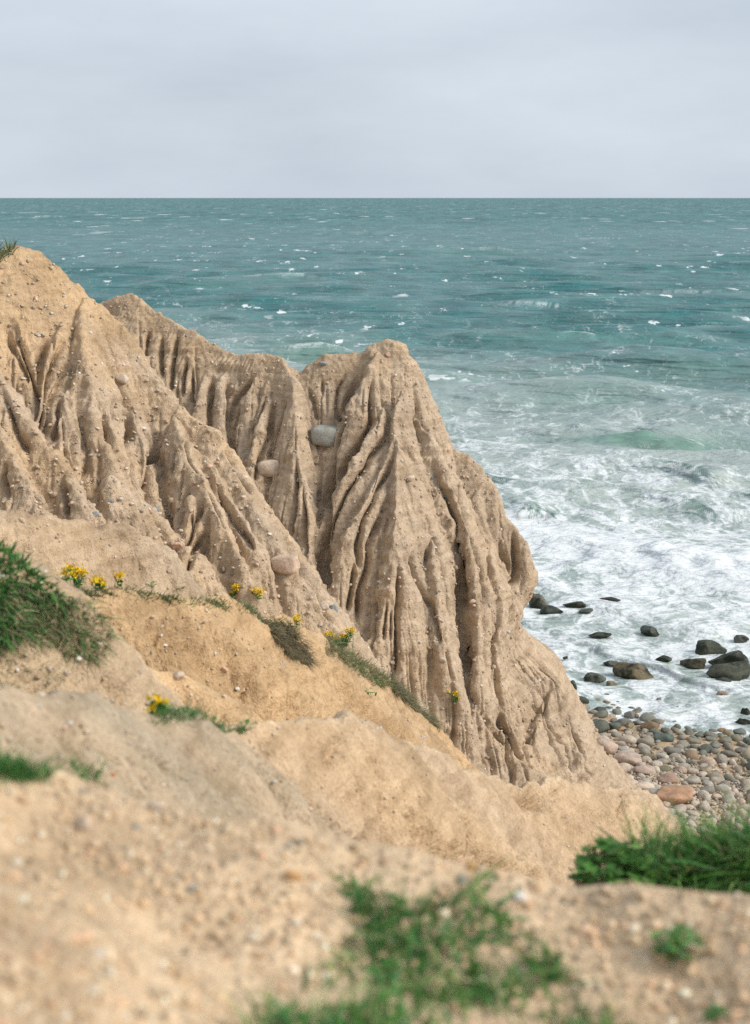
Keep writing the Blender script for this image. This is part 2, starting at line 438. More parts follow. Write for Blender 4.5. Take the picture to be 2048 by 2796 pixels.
spur(R1([(1140, 1340), (1250, 1440), (1330, 1560), (1400, 1680), (1500, 1830), (1579, 1960)]), [0.1, 0.35, 0.4], 1.9, 1.9, 0.1, 4, GULLIED)
spur(R1([(1180, 1690), (1190, 1800), (1180, 1950), (1230, 2090)]), [0.1, 0.35, 0.35], 1.9, 1.9, 0.1, 4, GULLIED)
# slumped fan in the gully
spur(R1([(700, 1560), (820, 1680), (920, 1800), (1020, 1900), (1140, 2000)]), [0.5, 0.6, 0.7, 0.8], 1.2, 1.2, 0.2, 4, GULLIED)

# --- low ridge under it
ridge(px3([(-500, 1330, 21.5), (-200, 1350, 22), (0, 1369, 22.4), (35, 1376, 22.5), (67, 1389, 22.6), (133, 1398, 22.8), (200, 1420, 23), (266, 1438, 23.3), (324, 1433, 23.5), (355, 1456, 23.6),
           (390, 1478, 23.7), (426, 1487, 23.8), (461, 1513, 23.9), (483, 1549, 23.9), (497, 1593, 23.9), (540, 1660, 23.8)]), 2.2, 1.5, 0.25, 6, LOW)

# --- the ridge with the yellow flowers
ridge(px3([(-500, 1500, 15), (-150, 1560, 15.5), (80, 1590, 15.8), (218, 1596, 16), (305, 1600, 16.2), (381, 1600, 16.4), (463, 1603, 16.7), (545, 1611, 17.1), (599, 1622, 17.5), (681, 1639, 18.2),
           (763, 1668, 19), (817, 1706, 19.6), (894, 1745, 20.4), (949, 1773, 21), (1014, 1811, 21.8), (1079, 1849, 22.5), (1123, 1887, 23), (1188, 1925, 23.6), (1223, 1976, 24), (1240, 2027, 24.2), (1276, 2085, 24.4), (1310, 2130, 24.5), (1370, 2240, 24.5)]), 2.0, 1.75, 0.2, 7, FLOWER)
# knoll with the hanging turf
ridge(px3([(-400, 1390, 10.5), (-120, 1440, 10.8), (0, 1475, 11), (33, 1525, 11.1), (82, 1570, 11.3), (140, 1610, 11.6), (200, 1655, 11.9), (262, 1692, 12.2)]), 1.6, 1.5, 0.35, 4, KNOLL)
ridge(px3([(262, 1700, 12.3), (305, 1752, 12.2), (400, 1792, 12.4), (500, 1832, 12.5), (600, 1882, 12.6), (680, 1940, 12.7)]), 1.3, 1.5, 0.12, 3, FLOWER)

# --- sandy ridge from the left edge to the beach
sandy = [(-500, 1740, 5.6), (-200, 1790, 6), (0, 1837, 6.5), (161, 1862, 7), (310, 1911, 7.8), (496, 1947, 8.7), (694, 1937, 9.8), (868, 1961, 10.8), (942, 1936, 11.3), (1029, 1954, 11.9), (1091, 1992, 12.5),
         (1190, 2047, 13.4), (1264, 2096, 14.3), (1339, 2115, 15.4), (1426, 2127, 16.5), (1510, 2124, 17.6), (1599, 2121, 18.6), (1711, 2127, 20), (1790, 2160, 20.8), (1830, 2195, 21.2), (1850, 2330, 21.2)]
ridge(px3(sandy), 1.5, 1.3, 0.15, 7, SANDY)
# --- turf ledge on the right
ridge(px3([(1560, 2460, 6.4), (1640, 2425, 6.6), (1760, 2395, 6.8), (1900, 2375, 6.9), (2060, 2365, 7), (2400, 2350, 7)]), 1.0, 0.9, 0.3, 2.5, LEDGE)
# --- gravel at the photographer's feet
gv = [(-900, 2020, 3.6), (-400, 2040, 3.9), (0, 2097, 4.2), (186, 2122, 4.3), (409, 2220, 4.2), (620, 2283, 4.1), (868, 2296, 4.1), (1116, 2320, 4.05), (1302, 2358, 4.0), (1550, 2432, 3.9), (1798, 2457, 3.85), (2048, 2463, 3.8), (2500, 2480, 3.7)]
gt = np.array([ray(a, b)[0] for a, b, c in gv]); gz = np.array([at(*p)[2] for p in gv]); gr = np.array([p[2] for p in gv])
rc = np.interp(TH, gt, gr) + 0.25 * perlin2(X, Y, 0.9, 9) * sstep(3.0, 4.2, RR); zc = np.interp(TH, gt, gz)
dd = RR - rc
tilt = np.interp(TH, np.radians([-20, -8, 0, 8, 20]), [0.10, 0.06, 0.02, 0.06, 0.02])
front = zc - tilt * dd * sstep(0.0, -1.2, dd) - 0.10 * np.exp(-((dd + 0.55) / 0.35) ** 2)
back = zc - 0.95 * (np.sqrt(np.maximum(dd, 0) ** 2 + 0.2 ** 2) - 0.2)
gz_ = np.where(dd < 0, front, back) + 0.035 * _c + 0.05 * _a
m = (gz_ > H) & (RR < 12)
H[m] = gz_[m]; OWN[m] = GRAVEL
H = H.astype(np.float32)
# ------------------------------------------------------------------ rills cut into the faces
def boxblur(A, k, axis):
    pad = [(0, 0), (0, 0)]; pad[axis] = (k + 1, k)
    c = np.cumsum(np.pad(A.astype(np.float64), pad, mode='edge'), axis=axis)
    n = 2 * k + 1
    return (np.take(c, range(n, c.shape[axis]), axis) - np.take(c, range(0, c.shape[axis] - n), axis)) / n
def normals_of(PX, PY, PZ):
    P = np.stack([PX, PY, PZ], -1).astype(np.float32)
    du = np.empty_like(P); dv = np.empty_like(P)
    du[1:-1] = P[2:] - P[:-2]; du[0] = P[1] - P[0]; du[-1] = P[-1] - P[-2]
    dv[:, 1:-1] = P[:, 2:] - P[:, :-2]; dv[:, 0] = P[:, 1] - P[:, 0]; dv[:, -1] = P[:, -1] - P[:, -2]
    N = np.cross(dv, du)
    N /= np.linalg.norm(N, axis=-1, keepdims=True) + 1e-12
    return N
Hs = boxblur(boxblur(boxblur(boxblur(H, 3, 0), 5, 1), 3, 0), 5, 1).astype(np.float32)
N0 = normals_of(X, Y, Hs)
SLOPE = np.sqrt(np.maximum(0, 1 - N0[..., 2] ** 2)) / np.maximum(N0[..., 2], 0.05)
DISP = np.zeros(H.shape, np.float32)

def carve(P, depth, width):
    """cut a V-shaped rill along the 3-D polyline P; depth, width per point"""
    n = len(P)
    for k in range(n - 1):
        A, B = P[k], P[k + 1]
        wmax = max(width[k], width[k + 1]); reach = wmax * 3.2
        ws = window(np.array([A, B]), reach)
        x = X[ws]; 
        if x.size == 0: continue
        y = Y[ws]; z = H[ws]
        e = B - A; L2 = float(e @ e) + 1e-9
        t = np.clip(((x - A[0]) * e[0] + (y - A[1]) * e[1] + (z - A[2]) * e[2]) / L2, 0, 1)
        d = np.sqrt((x - A[0] - t * e[0]) ** 2 + (y - A[1] - t * e[1]) ** 2 + (z - A[2] - t * e[2]) ** 2)
        dep = depth[k] + t * (depth[k + 1] - depth[k]); wid = width[k] + t * (width[k + 1] - width[k])
        v = -dep * (0.26 * np.maximum(0, np.exp(-d / wid) - 0.04) + 0.80 * np.maximum(0, 1 - d / (0.85 * wid)) ** 1.6)
        D = DISP[ws]; np.minimum(D, v, out=D)

def groove(pts, depth, width, rmin=23.0):
    P = []
    fine = []
    for a, b in zip(pts[:-1], pts[1:]):
        n = max(2, int(math.hypot(b[0] - a[0], b[1] - a[1]) / 14))
        for i in range(n): fine.append((a[0] + (b[0] - a[0]) * i / n, a[1] + (b[1] - a[1]) * i / n))
    fine.append(pts[-1])
    for px, py in fine:
        r = raycast(px + RNG.normal() * 1.5, py, rmin)
        if r is None or r > 47.5: continue
        P.append(at(px, py, r))
    if len(P) < 3: return
    P = np.array(P); n = len(P); s = np.linspace(0, 1, n)
    env = np.minimum(1, s / 0.25) * np.minimum(1, (1 - s) / 0.12 + 0.35)
    # break where the ray jumped over an edge
    jump = np.r_[False, np.linalg.norm(np.diff(P, axis=0), axis=1) > 1.6]
    st = 0
    for e in list(np.where(jump)[0]) + [n]:
        if e - st >= 3: carve(P[st:e], depth * env[st:e], np.full(e - st, width))
        st = e

G2 = [([(35, 370), (60, 500), (50, 640), (110, 800), (160, 900)], .34, .2), ([(110, 420), (70, 560), (60, 680), (110, 780)], .3, .18),
      ([(240, 380), (200, 500), (150, 640), (125, 760)], .34, .18), ([(270, 450), (250, 620), (210, 720), (170, 860)], .34, .18), ([(330, 420), (290, 600), (240, 740)], .28, .16),
      ([(545, 640), (560, 720), (545, 860), (530, 1000), (520, 1150), (525, 1300), (520, 1450)], .7, .3), ([(420, 860), (420, 1000), (425, 1150), (430, 1340)], .6, .17),
      ([(380, 720), (385, 850), (370, 1000), (350, 1180)], .34, .16), ([(640, 300), (590, 380), (580, 480), (600, 560)], .3, .18), ([(700, 330), (640, 440), (600, 600), (560, 720)], .36, .2),
      ([(770, 300), (760, 440), (755, 540), (700, 650), (620, 780), (570, 900)], .42, .2), ([(860, 480), (830, 620), (740, 760), (640, 880), (560, 1050), (540, 1180)], .46, .2),
      ([(880, 700), (800, 880), (720, 1040), (690, 1160), (700, 1280)], .42, .19), ([(860, 900), (800, 1050), (750, 1170), (740, 1280), (700, 1400), (690, 1550)], .42, .18),
      ([(680, 1250), (660, 1400), (640, 1500)], .4, .16), ([(770, 1420), (770, 1560), (755, 1690)], .34, .14), ([(830, 1450), (820, 1640)], .24, .1), ([(860, 1480), (855, 1650)], .22, .1),
      ([(900, 1250), (900, 1450), (885, 1650), (880, 1810)], .42, .17), ([(985, 1160), (960, 1260), (1000, 1350), (1060, 1480), (1085, 1600), (1100, 1660)], .38, .16),
      ([(1060, 740), (1090, 860), (1150, 940), (1195, 1050), (1200, 1180), (1210, 1350), (1215, 1500), (1235, 1700), (1250, 1810)], .62, .24),
      ([(1190, 870), (1240, 1020), (1280, 1150), (1310, 1280), (1340, 1420), (1340, 1600), (1350, 1780)], .62, .22),
      ([(1380, 1130), (1420, 1260), (1445, 1400), (1460, 1560)], .4, .18), ([(1460, 1090), (1455, 1250), (1445, 1400), (1460, 1600)], .5, .2), ([(1000, 420), (985, 540), (1010, 650)], .3, .14),
      ([(900, 680), (950, 700), (990, 760)], .2, .12), ([(1040, 1180), (1030, 1260)], .25, .12), ([(1130, 1500), (1140, 1700), (1170, 1850)], .2, .12),
      ([(440, 380), (470, 450), (490, 540)], .25, .14), ([(510, 330), (515, 420)], .2, .12), ([(520, 1480), (600, 1560)], .3, .2), ([(1270, 1700), (1260, 1800)], .3, .12)]
G1 = [([(90, 640), (110, 740), (160, 860), (200, 960), (220, 1100), (230, 1230)], .34, .17), ([(45, 650), (60, 750), (110, 850), (170, 1000)], .26, .14), ([(150, 640), (180, 800), (210, 900)], .26, .14),
      ([(300, 700), (265, 800), (245, 900), (240, 1000)], .34, .17), ([(400, 720), (340, 880), (300, 1010), (270, 1180), (265, 1290)], .38, .17), ([(440, 830), (390, 950), (310, 1150), (290, 1290), (320, 1400)], .3, .14),
      ([(380, 1090), (330, 1300), (310, 1390)], .3, .13), ([(920, 680), (905, 780), (900, 860)], .34, .17), ([(1000, 700), (985, 850), (1000, 960)], .34, .17), ([(1100, 670), (1060, 880), (1050, 1000), (1060, 1050)], .34, .17),
      ([(1150, 830), (1120, 1000), (1125, 1080)], .32, .15), ([(1190, 900), (1170, 1100), (1190, 1150)], .34, .16), ([(1310, 950), (1290, 1150), (1285, 1290)], .45, .2), ([(1400, 960), (1420, 1120), (1410, 1300), (1420, 1420), (1440, 1480)], .42, .2),
      ([(1560, 950), (1450, 1100), (1410, 1270)], .42, .2), ([(660, 1140), (650, 1260), (660, 1350)], .3, .14), ([(700, 1080), (705, 1230)], .28, .12), ([(775, 1120), (780, 1200), (800, 1290), (780, 1390), (820, 1500), (840, 1620)], .36, .15),
      ([(990, 1320), (930, 1500), (915, 1620), (950, 1740)], .4, .2), ([(1150, 1350), (1160, 1450), (1210, 1530)], .35, .15), ([(1060, 1400), (1050, 1560)], .28, .13), ([(1150, 1640), (1110, 1780), (1090, 1880)], .34, .14),
      ([(1250, 1720), (1200, 1880), (1150, 2000)], .34, .14), ([(1270, 1900), (1220, 2010), (1140, 2150)], .38, .15), ([(1180, 1800), (1165, 1960)], .3, .13), ([(210, 1590), (260, 1720), (350, 1800)], .35, .2),
      ([(380, 1600), (390, 1700), (410, 1810)], .3, .14), ([(20, 1050), (60, 1180), (100, 1300), (180, 1420)], .3, .15), ([(540, 1450), (530, 1600), (560, 1720)], .3, .15), ([(480, 1500), (460, 1400), (470, 1300)][::-1], .3, .15),
      ([(1340, 1560), (1380, 1700), (1450, 1850), (1560, 2020)], .3, .15), ([(1290, 1640), (1330, 1760), (1400, 1900)], .25, .13), ([(20, 1480), (10, 1600), (40, 1700)], .3, .15)]
G5 = [([(800, 200), (800, 260), (830, 310)], .3, .14), ([(925, 320), (920, 380), (960, 440), (1000, 510)], .4, .16), ([(1095, 250), (1085, 320), (1120, 400), (1170, 470), (1190, 560)], .4, .15),
      ([(1050, 380), (1010, 460), (1035, 540)], .3, .14), ([(1180, 330), (1210, 440), (1240, 500), (1260, 570)], .4, .16), ([(990, 200), (1060, 250), (1100, 300)], .2, .12), ([(830, 320), (900, 420), (960, 480)], .2, .12)]
for conv, L in ((R2, G2), (R1, G1), (R5, G5)):
    for pts, dp, wd in L: groove(conv(pts), 1.05 * dp, 0.85 * wd)
NEARG = [([(240, 640), (330, 700), (420, 760), (520, 790)], .10, .09), ([(190, 610), (250, 680), (330, 740), (400, 800)], .06, .08), ([(540, 640), (640, 740), (760, 830), (900, 900), (960, 930)], .09, .10), ([(680, 750), (820, 830), (980, 900), (1100, 965)], .07, .08),
         ([(1000, 830), (1060, 870), (1120, 940)], .09, .08), ([(720, 600), (820, 700), (920, 800), (1010, 860)], .07, .12), ([(1150, 600), (1160, 680), (1200, 760)], .08, .12), ([(1390, 600), (1400, 660), (1390, 720)], .12, .14), ([(960, 620), (1030, 650), (1110, 640)], .14, .22),
         ([(300, 380), (330, 440), (300, 500)], .06, .12), ([(640, 470), (700, 520), (760, 600), (800, 680)], .08, .14), ([(100, 520), (200, 560), (300, 640)], .05, .1)]
for pts, dp, wd in NEARG: groove(R5(pts), 2.0 * dp, 1.3 * wd, 6.5)
NEAR4 = [([(1270, 720), (1310, 800), (1320, 900), (1310, 1010)], .14, .12), ([(760, 620), (770, 680), (850, 740)], .10, .14), ([(580, 860), (640, 920), (720, 980)], .10, .10), ([(860, 700), (1000, 780), (1100, 860), (1200, 960)], .10, .2), ([(1000, 560), (1060, 640), (1120, 720)], .08, .15),
         ([(1400, 620), (1440, 720), (1540, 800)], .2, .16), ([(120, 1170), (180, 1220), (240, 1260)], .07, .06), ([(780, 1270), (870, 1330), (960, 1390)], .06, .07), ([(330, 1140), (420, 1190), (520, 1230)], .04, .06), ([(520, 620), (620, 700), (700, 780), (820, 830)], .12, .25)]
for pts, dp, wd in NEAR4: groove([z_ for z_ in [(x / 1.8356, 1350 + y / 1.8356) for x, y in pts]], 1.6 * dp, 1.2 * wd, 4.8)

# rills that follow the water down: traced from seeds on the steep faces
def trace(xs, ys, steps, ds, bias=1.0):
    out = [np.stack([xs, ys], 1)]
    x, y = xs.copy(), ys.copy()
    vx = np.zeros_like(x); vy = np.zeros_like(y)
    for _ in range(steps):
        e = 0.12
        gx = (sample(Hs, x + e, y) - sample(Hs, x - e, y)) / (2 * e); gy = (sample(Hs, x, y + e) - sample(Hs, x, y - e)) / (2 * e)
        g = np.hypot(gx, gy) + 1e-6
        rad_ = np.hypot(x, y); ux, uy = -gx / g - bias * x / rad_, -gy / g - bias * y / rad_
        vx = 0.45 * vx + ux + 0.13 * RNG.normal(size=x.size) ; vy = 0.45 * vy + uy + 0.13 * RNG.normal(size=x.size)
        l = np.hypot(vx, vy) + 1e-6
        stp = ds / np.sqrt(1 + np.minimum(g, 3.5) ** 2)
        x = x + vx / l * stp; y = y + vy / l * stp
        out.append(np.stack([x, y], 1))
    return np.stack(out, 1)           # (n, steps+1, 2)
SMOOTH = [(520, 930, 640, 1040), (1095, 1225, 1240, 1400), (230, 880, 400, 1090), (0, 680, 190, 850), (1050, 900, 1150, 1060), (1230, 1230, 1330, 1330), (900, 1060, 1300, 1700), (900, 1060, 1300, 1700)]   # faces the water has left smooth
def seed_rills(n, box, rmin, rmax, smin, depth, width, length, gap):
    sx, sy, keep = [], [], []
    tries = 0
    while len(sx) < n and tries < n * 8:
        tries += 1
        px = RNG.uniform(box[0], box[2]); py = RNG.uniform(box[1], box[3])
        if any(a < px < c_ and b < py < d_ for a, b, c_, d_ in SMOOTH) and RNG.uniform() < 0.85: continue
        r = raycast(px, py, rmin)
        if r is None or r > rmax: continue
        p = at(px, py, r)
        s = sample(SLOPE, np.array([p[0]]), np.array([p[1]]))[0]
        if s < smin: continue
        if any(abs(px - a) < gap and abs(py - b) < gap * 2.2 for a, b in keep): continue
        keep.append((px, py)); sx.append(p[0]); sy.append(p[1])
    if not sx: return
    stepn = 16
    T = trace(np.array(sx), np.array(sy), stepn, length / stepn)
    for k in range(len(sx)):
        L = RNG.uniform(0.45, 1.0); m = max(4, int(stepn * L))
        xy = T[k, :m + 1]; z = sample(H, xy[:, 0], xy[:, 1])
        P = np.c_[xy, z]; s = np.linspace(0, 1, len(P))
        env = np.minimum(1, s / 0.4) * np.minimum(1, (1 - s) / 0.25)
        a = depth * RNG.uniform(0.5, 1.35); w = width * RNG.uniform(0.7, 1.35)
        carve(P, a * env, w * (0.6 + 0.4 * env))
seed_rills(120, (0, 860, 1480, 1950), 26, 47, 1.0, 0.20, 0.13, 4.8, 34)
seed_rills(400, (0, 860, 1560, 2080), 26, 47, 0.9, 0.10, 0.07, 3.0, 14)
seed_rills(30, (0, 1400, 520, 1600), 20, 25, 0.8, 0.06, 0.10, 1.6, 30)
seed_rills(150, (150, 1600, 1250, 2000), 15, 25, 0.7, 0.12, 0.075, 2.2, 16)
seed_rills(170, (0, 1880, 1850, 2420), 5.0, 22, 0.4, 0.09, 0.055, 1.3, 22)

# ------------------------------------------------------------------ surface relief and final vertices
near = sstep(3.0, 9.0, RR).astype(np.float32); mid = sstep(9, 26, RR).astype(np.float32)
steep = sstep(0.5, 1.4, SLOPE).astype(np.float32)
bare = (OWN > 0)
SKX = X + 0.62 * H; SKY = Y + 0.78 * H
rel = perlin2(SKX, SKY, 1.3, 11) * (0.03 + 0.02 * mid) + perlin2(SKX, SKY, 0.55, 12) * (0.02 + 0.015 * mid)
rel += perlin(X, Y, H, 0.24, 13) * (0.012 + 0.030 * mid) + np.maximum(0, perlin(X, Y, H, 0.13, 27) - 0.15) * 0.06 * mid + perlin(X, Y, H, 0.11, 14) * (0.006 + 0.016 * mid)
bank = np.isin(OWN, (FLOWER, SANDY, LOW, KNOLL)); fineb = bank * sstep(5, 12, RR)
rel += fineb * (perlin(X, Y, H, 0.2, 28) * 0.022 + perlin(X, Y, H, 0.09, 29) * 0.013)
rel += np.where(bank, -np.abs(perlin2(SKX, SKY, 1.1, 23)) * 0.20 + perlin2(SKX, SKY, 0.45, 24) * 0.035 - np.abs(perlin(X + 0.5 * H, Y, 0.35 * H, 0.5, 25)) * 0.09, 0) * sstep(4.8, 9, RR)
lump = np.where(OWN == GRAVEL, perlin2(SKX, SKY, 0.28, 26) * 0.02, 0); rel += lump

rel += np.abs(perlin2(SKX, SKY, 0.42, 15)) * (-0.03) * mid * steep
lay = H + 0.35 * perlin2(SKX, SKY, 4.0, 16) + 0.05 * perlin2(SKX, SKY, 0.8, 17)
_lz = np.linspace(-4, 20, 6000); _lt = perlin(0 * _lz, 0 * _lz, _lz, 0.20, 18) * 0.6 + perlin(0 * _lz, 0 * _lz, _lz, 0.075, 19) * 0.4
bed = np.interp(lay, _lz, _lt).astype(np.float32)
bedamp = sstep(-0.35, 0.25, perlin2(SKX, SKY, 2.4, 20))
rel += bed * bedamp * steep * (0.012 + 0.11 * mid)
rel = np.where(bare, rel, rel * 0.5)
D = DISP + rel
VX = X + N0[..., 0] * D; VY = Y + N0[..., 1] * D; VZ = H + N0[..., 2] * D
# the nose of the cliff bulges over its undercut foot
bc = at(1440, 1560, 42.3)
fall = np.exp(-(((X - bc[0]) / 1.5) ** 2 + ((Y - bc[1]) / 3.0) ** 2)) * (OWN == CLIFF)
bul = np.interp(VZ, [4.45, 5.0, 5.25, 5.6, 6.2, 6.8, 7.2, 7.7, 8.6, 10], [0, -0.6, -0.7, -0.55, -0.1, 0.27, 0.3, 0.18, 0.05, 0])
VX = VX + bul * fall
NRM = normals_of(VX, VY, VZ)

gold = {0: 0.3, CLIFF: 0.12, GULLIED: 0.32, LOW: 0.25, FLOWER: 1.1, SANDY: 0.6, GRAVEL: 0.7, KNOLL: 0.6, LEDGE: 0.4}
grey = {0: 0.4, CLIFF: 0.10, GULLIED: 0.05, LOW: 0.10, FLOWER: 0.0, SANDY: 0.0, GRAVEL: 0.0, KNOLL: 0.35, LEDGE: 0.8}
GO = np.vectorize(gold.get)(np.arange(9)).astype(np.float32)[OWN]; GR = np.vectorize(grey.get)(np.arange(9)).astype(np.float32)[OWN]
blot = perlin2(SKX, SKY, 1.6, 21); blot2 = perlin2(SKX, SKY, 0.6, 22)
GO = GO + 0.45 * blot * (0.4 + 0.6 * (OWN != CLIFF)) + 0.2 * blot2
GO = np.where(OWN == GULLIED, GO + 0.5 * sstep(13.6, 15.6, VZ), GO)          # the upper beds are yellower sand
GO = np.where(OWN == CLIFF, GO + 0.3 * sstep(12.2, 13.8, VZ), GO)
# grey silt on the near part of the sandy ridge
GR = np.where(OWN == SANDY, GR + (0.55 + 0.6 * blot2) * sstep(10.2, 7.2, RR + 1.8 * blot), GR)
GR = np.where(OWN == GRAVEL, GR + 0.35 * sstep(0.4, 1.4, X + 0.5 * blot), GR)
GR = GR + 0.12 * blot2
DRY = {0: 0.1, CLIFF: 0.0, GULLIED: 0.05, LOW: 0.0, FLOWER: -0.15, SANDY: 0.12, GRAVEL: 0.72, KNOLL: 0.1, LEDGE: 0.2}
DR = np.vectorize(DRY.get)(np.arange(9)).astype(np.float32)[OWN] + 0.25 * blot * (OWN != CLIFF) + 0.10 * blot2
DR = np.where(OWN == SANDY, DR + 0.6 * sstep(0.85, 0.35, SLOPE) * sstep(8.5, 10.5, RR) - 0.2 * sstep(10, 8, RR), DR); DR = np.clip(DR, 0, 1)  # flat tops of the sandy ridge painted paler, as if sunlit
GO = np.clip(GO, 0, 1); GR = np.clip(GR, 0, 1)

SAND = sand_material()
names = {0: ("beach", "sandy cobble beach and gully floor at the foot of the bluff"), CLIFF: ("sea_cliff", "tall fluted sand cliff ending in a rounded pinnacle above the surf"),
         GULLIED: ("gullied_ridge", "steep gullied sand ridge rising to the upper left"), LOW: ("low_bank", "low smooth sand bank below the gullied ridge"),
         FLOWER: ("flowered_ridge", "golden sand ridge with yellow flowers along its crest"), SANDY: ("sandy_ridge", "blurred sandy ridge slanting down to the beach"),
         GRAVEL: ("gravel_slope", "blurred gravelly ground nearest the viewer"), KNOLL: ("turf_knoll", "earth knoll with hanging turf on the left"), LEDGE: ("turf_ledge", "grey earth ledge under green turf on the right")}
FO = OWN[:-1, :-1].copy()
lowz = np.maximum(np.maximum(VZ[:-1, :-1], VZ[1:, :-1]), np.maximum(VZ[:-1, 1:], VZ[1:, 1:]))
FO[lowz < -1.2] = -1
idx = np.arange(nR * nC).reshape(nR, nC)
Vall = np.stack([VX, VY, VZ], -1).reshape(-1, 3); Nall = NRM.reshape(-1, 3)
GOf = GO.ravel(); GRf = GR.ravel()
GROUND = {}
for own, (nm, lab) in names.items():
    ii, jj = np.where(FO == own)
    Q = np.stack([idx[ii, jj], idx[ii, jj + 1], idx[ii + 1, jj + 1], idx[ii + 1, jj]], 1)
    u, inv = np.unique(Q, return_inverse=True)
    me = mesh_np(nm, Vall[u], inv.reshape(Q.shape), {'gold': GOf[u], 'grey': GRf[u], 'dry': DR.ravel()[u]})  # 'dry' also holds the sunlit paleness painted on the sandy crest tops
    me.normals_split_custom_set_from_vertices(Nall[u])
    o = link(nm, me, SAND); tag(o, lab, "terrain", kind="structure")
    GROUND[own] = o

def ground(px, py, rmin=0.0):
    """point and normal of the finished ground under a photo pixel"""
    r = raycast(px, py, rmin)
    if r is None: return None
    p = at(px, py, r)
    return surf(p[0], p[1])
def surf(x, y):
    x = np.array([x]); y = np.array([y])
    n = np.array([sample(NRM[..., k], x, y)[0] for k in range(3)]); n /= np.linalg.norm(n)
    p = np.array([sample(A, x, y)[0] for A in (VX, VY, VZ)])
    return p, n
# ------------------------------------------------------------------ sea
def sea_material():
    m, nt, b = new_mat("sea_water")
    tc = nd(nt, 'ShaderNodeTexCoord'); P = tc.outputs['Object']
    foam = attr(nt, 'foam').outputs['Fac']; cap = attr(nt, 'cap').outputs['Fac']; green = attr(nt, 'green').outputs['Fac']; silt = attr(nt, 'silt').outputs['Fac']
    def mapped(sx, sy, rot=0.0):
        mp = nd(nt, 'ShaderNodeMapping'); mp.inputs['Scale'].default_value = (sx, sy, 1); mp.inputs['Rotation'].default_value = (0, 0, rot)
        nt.links.new(P, mp.inputs['Vector']); return mp.outputs['Vector']
    deep = mixc(nt, noise(nt, mapped(0.004, 0.008), 1.0, 3, 0.6), (0.020, 0.118, 0.125), (0.032, 0.150, 0.152))
    chop = noise(nt, mapped(0.16, 0.05, 0.08), 1.0, 4, 0.72)  # bright and dark wave facets put into the water colour as noise
    deep = mixc(nt, 1.0, deep, ramp(nt, chop, [(0.34, (0.66, 0.72, 0.74)), (0.5, (1, 1, 1)), (0.66, (1.5, 1.32, 1.28))]), 'MULTIPLY')
    col = mixc(nt, silt, deep, (0.40, 0.455, 0.425))
    col = mixc(nt, green, col, (0.16, 0.295, 0.21))
    fs = noise(nt, mapped(0.020, 0.006, 0.0), 1.0, 4, 0.7)     # light and dark of the waves painted into the far sea's colour
    f2c = attr(nt, 'far2').outputs['Fac']
    col = mixc(nt, f2c, col, mixc(nt, 1.0, col, ramp(nt, fs, [(0.32, (0.55, 0.62, 0.66)), (0.5, (1, 1, 1)), (0.68, (1.35, 1.3, 1.28))]), 'MULTIPLY'))
    # lace of foam
    nz = nd(nt, 'ShaderNodeTexNoise'); nz.inputs['Scale'].default_value = 0.5; nz.inputs['Detail'].default_value = 2
    nt.links.new(mapped(1, 0.6), nz.inputs['Vector'])
    sub = nd(nt, 'ShaderNodeVectorMath', operation='SUBTRACT'); sub.inputs[1].default_value = (0.5, 0.5, 0.5); nt.links.new(nz.outputs['Color'], sub.inputs[0])
    sc = nd(nt, 'ShaderNodeVectorMath', operation='SCALE'); sc.inputs[3].default_value = 2.6; nt.links.new(sub.outputs[0], sc.inputs[0])
    ad = nd(nt, 'ShaderNodeVectorMath', operation='ADD'); nt.links.new(mapped(1, 0.62, 0.25), ad.inputs[0]); nt.links.new(sc.outputs[0], ad.inputs[1])
    def ridged(scale, detail, k):
        n = noise(nt, ad.outputs[0], scale, detail, 0.5)
        return mth(nt, 'SUBTRACT', 1.0, mth(nt, 'MULTIPLY', mth(nt, 'ABSOLUTE', mth(nt, 'SUBTRACT', n, 0.5)), k), clamp=True)
    e1 = ridged(0.45, 1, 5.0); e2 = ridged(1.3, 2, 4.5)
    n6 = noise(nt, ad.outputs[0], 4.0, 3, 0.7)
    pat = mth(nt, 'ADD', mth(nt, 'MULTIPLY', e1, 0.36), mth(nt, 'MULTIPLY', e2, 0.34))
    pat = mth(nt, 'ADD', pat, mth(nt, 'MULTIPLY', mapr(nt, n6, 0.25, 0.75, 0, 1, False), 0.30))
    thr = mth(nt, 'SUBTRACT', 1.0, foam)
    soft = mapr(nt, foam, 0.25, 0.6, 0.24, 0.13)
    lace = mapr(nt, pat, mth(nt, 'SUBTRACT', thr, soft), mth(nt, 'ADD', thr, soft), 0.0, 1.0)
    # scattered far whitecaps
    wc1 = noise(nt, mapped(0.085, 0.035), 1.0, 2, 0.5); wc2 = noise(nt, mapped(0.30, 0.10), 1.0, 3, 0.65)
    wc = mth(nt, 'MULTIPLY', mapr(nt, wc1, 0.50, 0.62, 0, 1), mapr(nt, wc2, 0.61, 0.65, 0, 1))
    wfar = mth(nt, 'MULTIPLY', mapr(nt, noise(nt, mapped(0.030, 0.011), 1.0, 2, 0.6), 0.66, 0.69, 0, 0.9), attr(nt, 'far2').outputs['Fac'])
    wc = mth(nt, 'MAXIMUM', wc, wfar)
    far_ = attr(nt, 'far').outputs['Fac']
    wc = mth(nt, 'MULTIPLY', wc, far_)
    cp = mth(nt, 'MULTIPLY', cap, mapr(nt, n6, 0.40, 0.55, 0.1, 1.0))
    fo = mth(nt, 'MAXIMUM', mth(nt, 'MAXIMUM', lace, wc), cp)
    fo = mth(nt, 'MINIMUM', fo, 1.0)
    col = mixc(nt, fo, col, mixc(nt, n6, (0.60, 0.645, 0.66), (0.78, 0.80, 0.80)))
    nt.links.new(col, b.inputs['Base Color'])
    nt.links.new(mapr(nt, fo, 0, 1, 0.22, 0.8, False), b.inputs['Roughness'])
    b.inputs['IOR'].default_value = 1.33
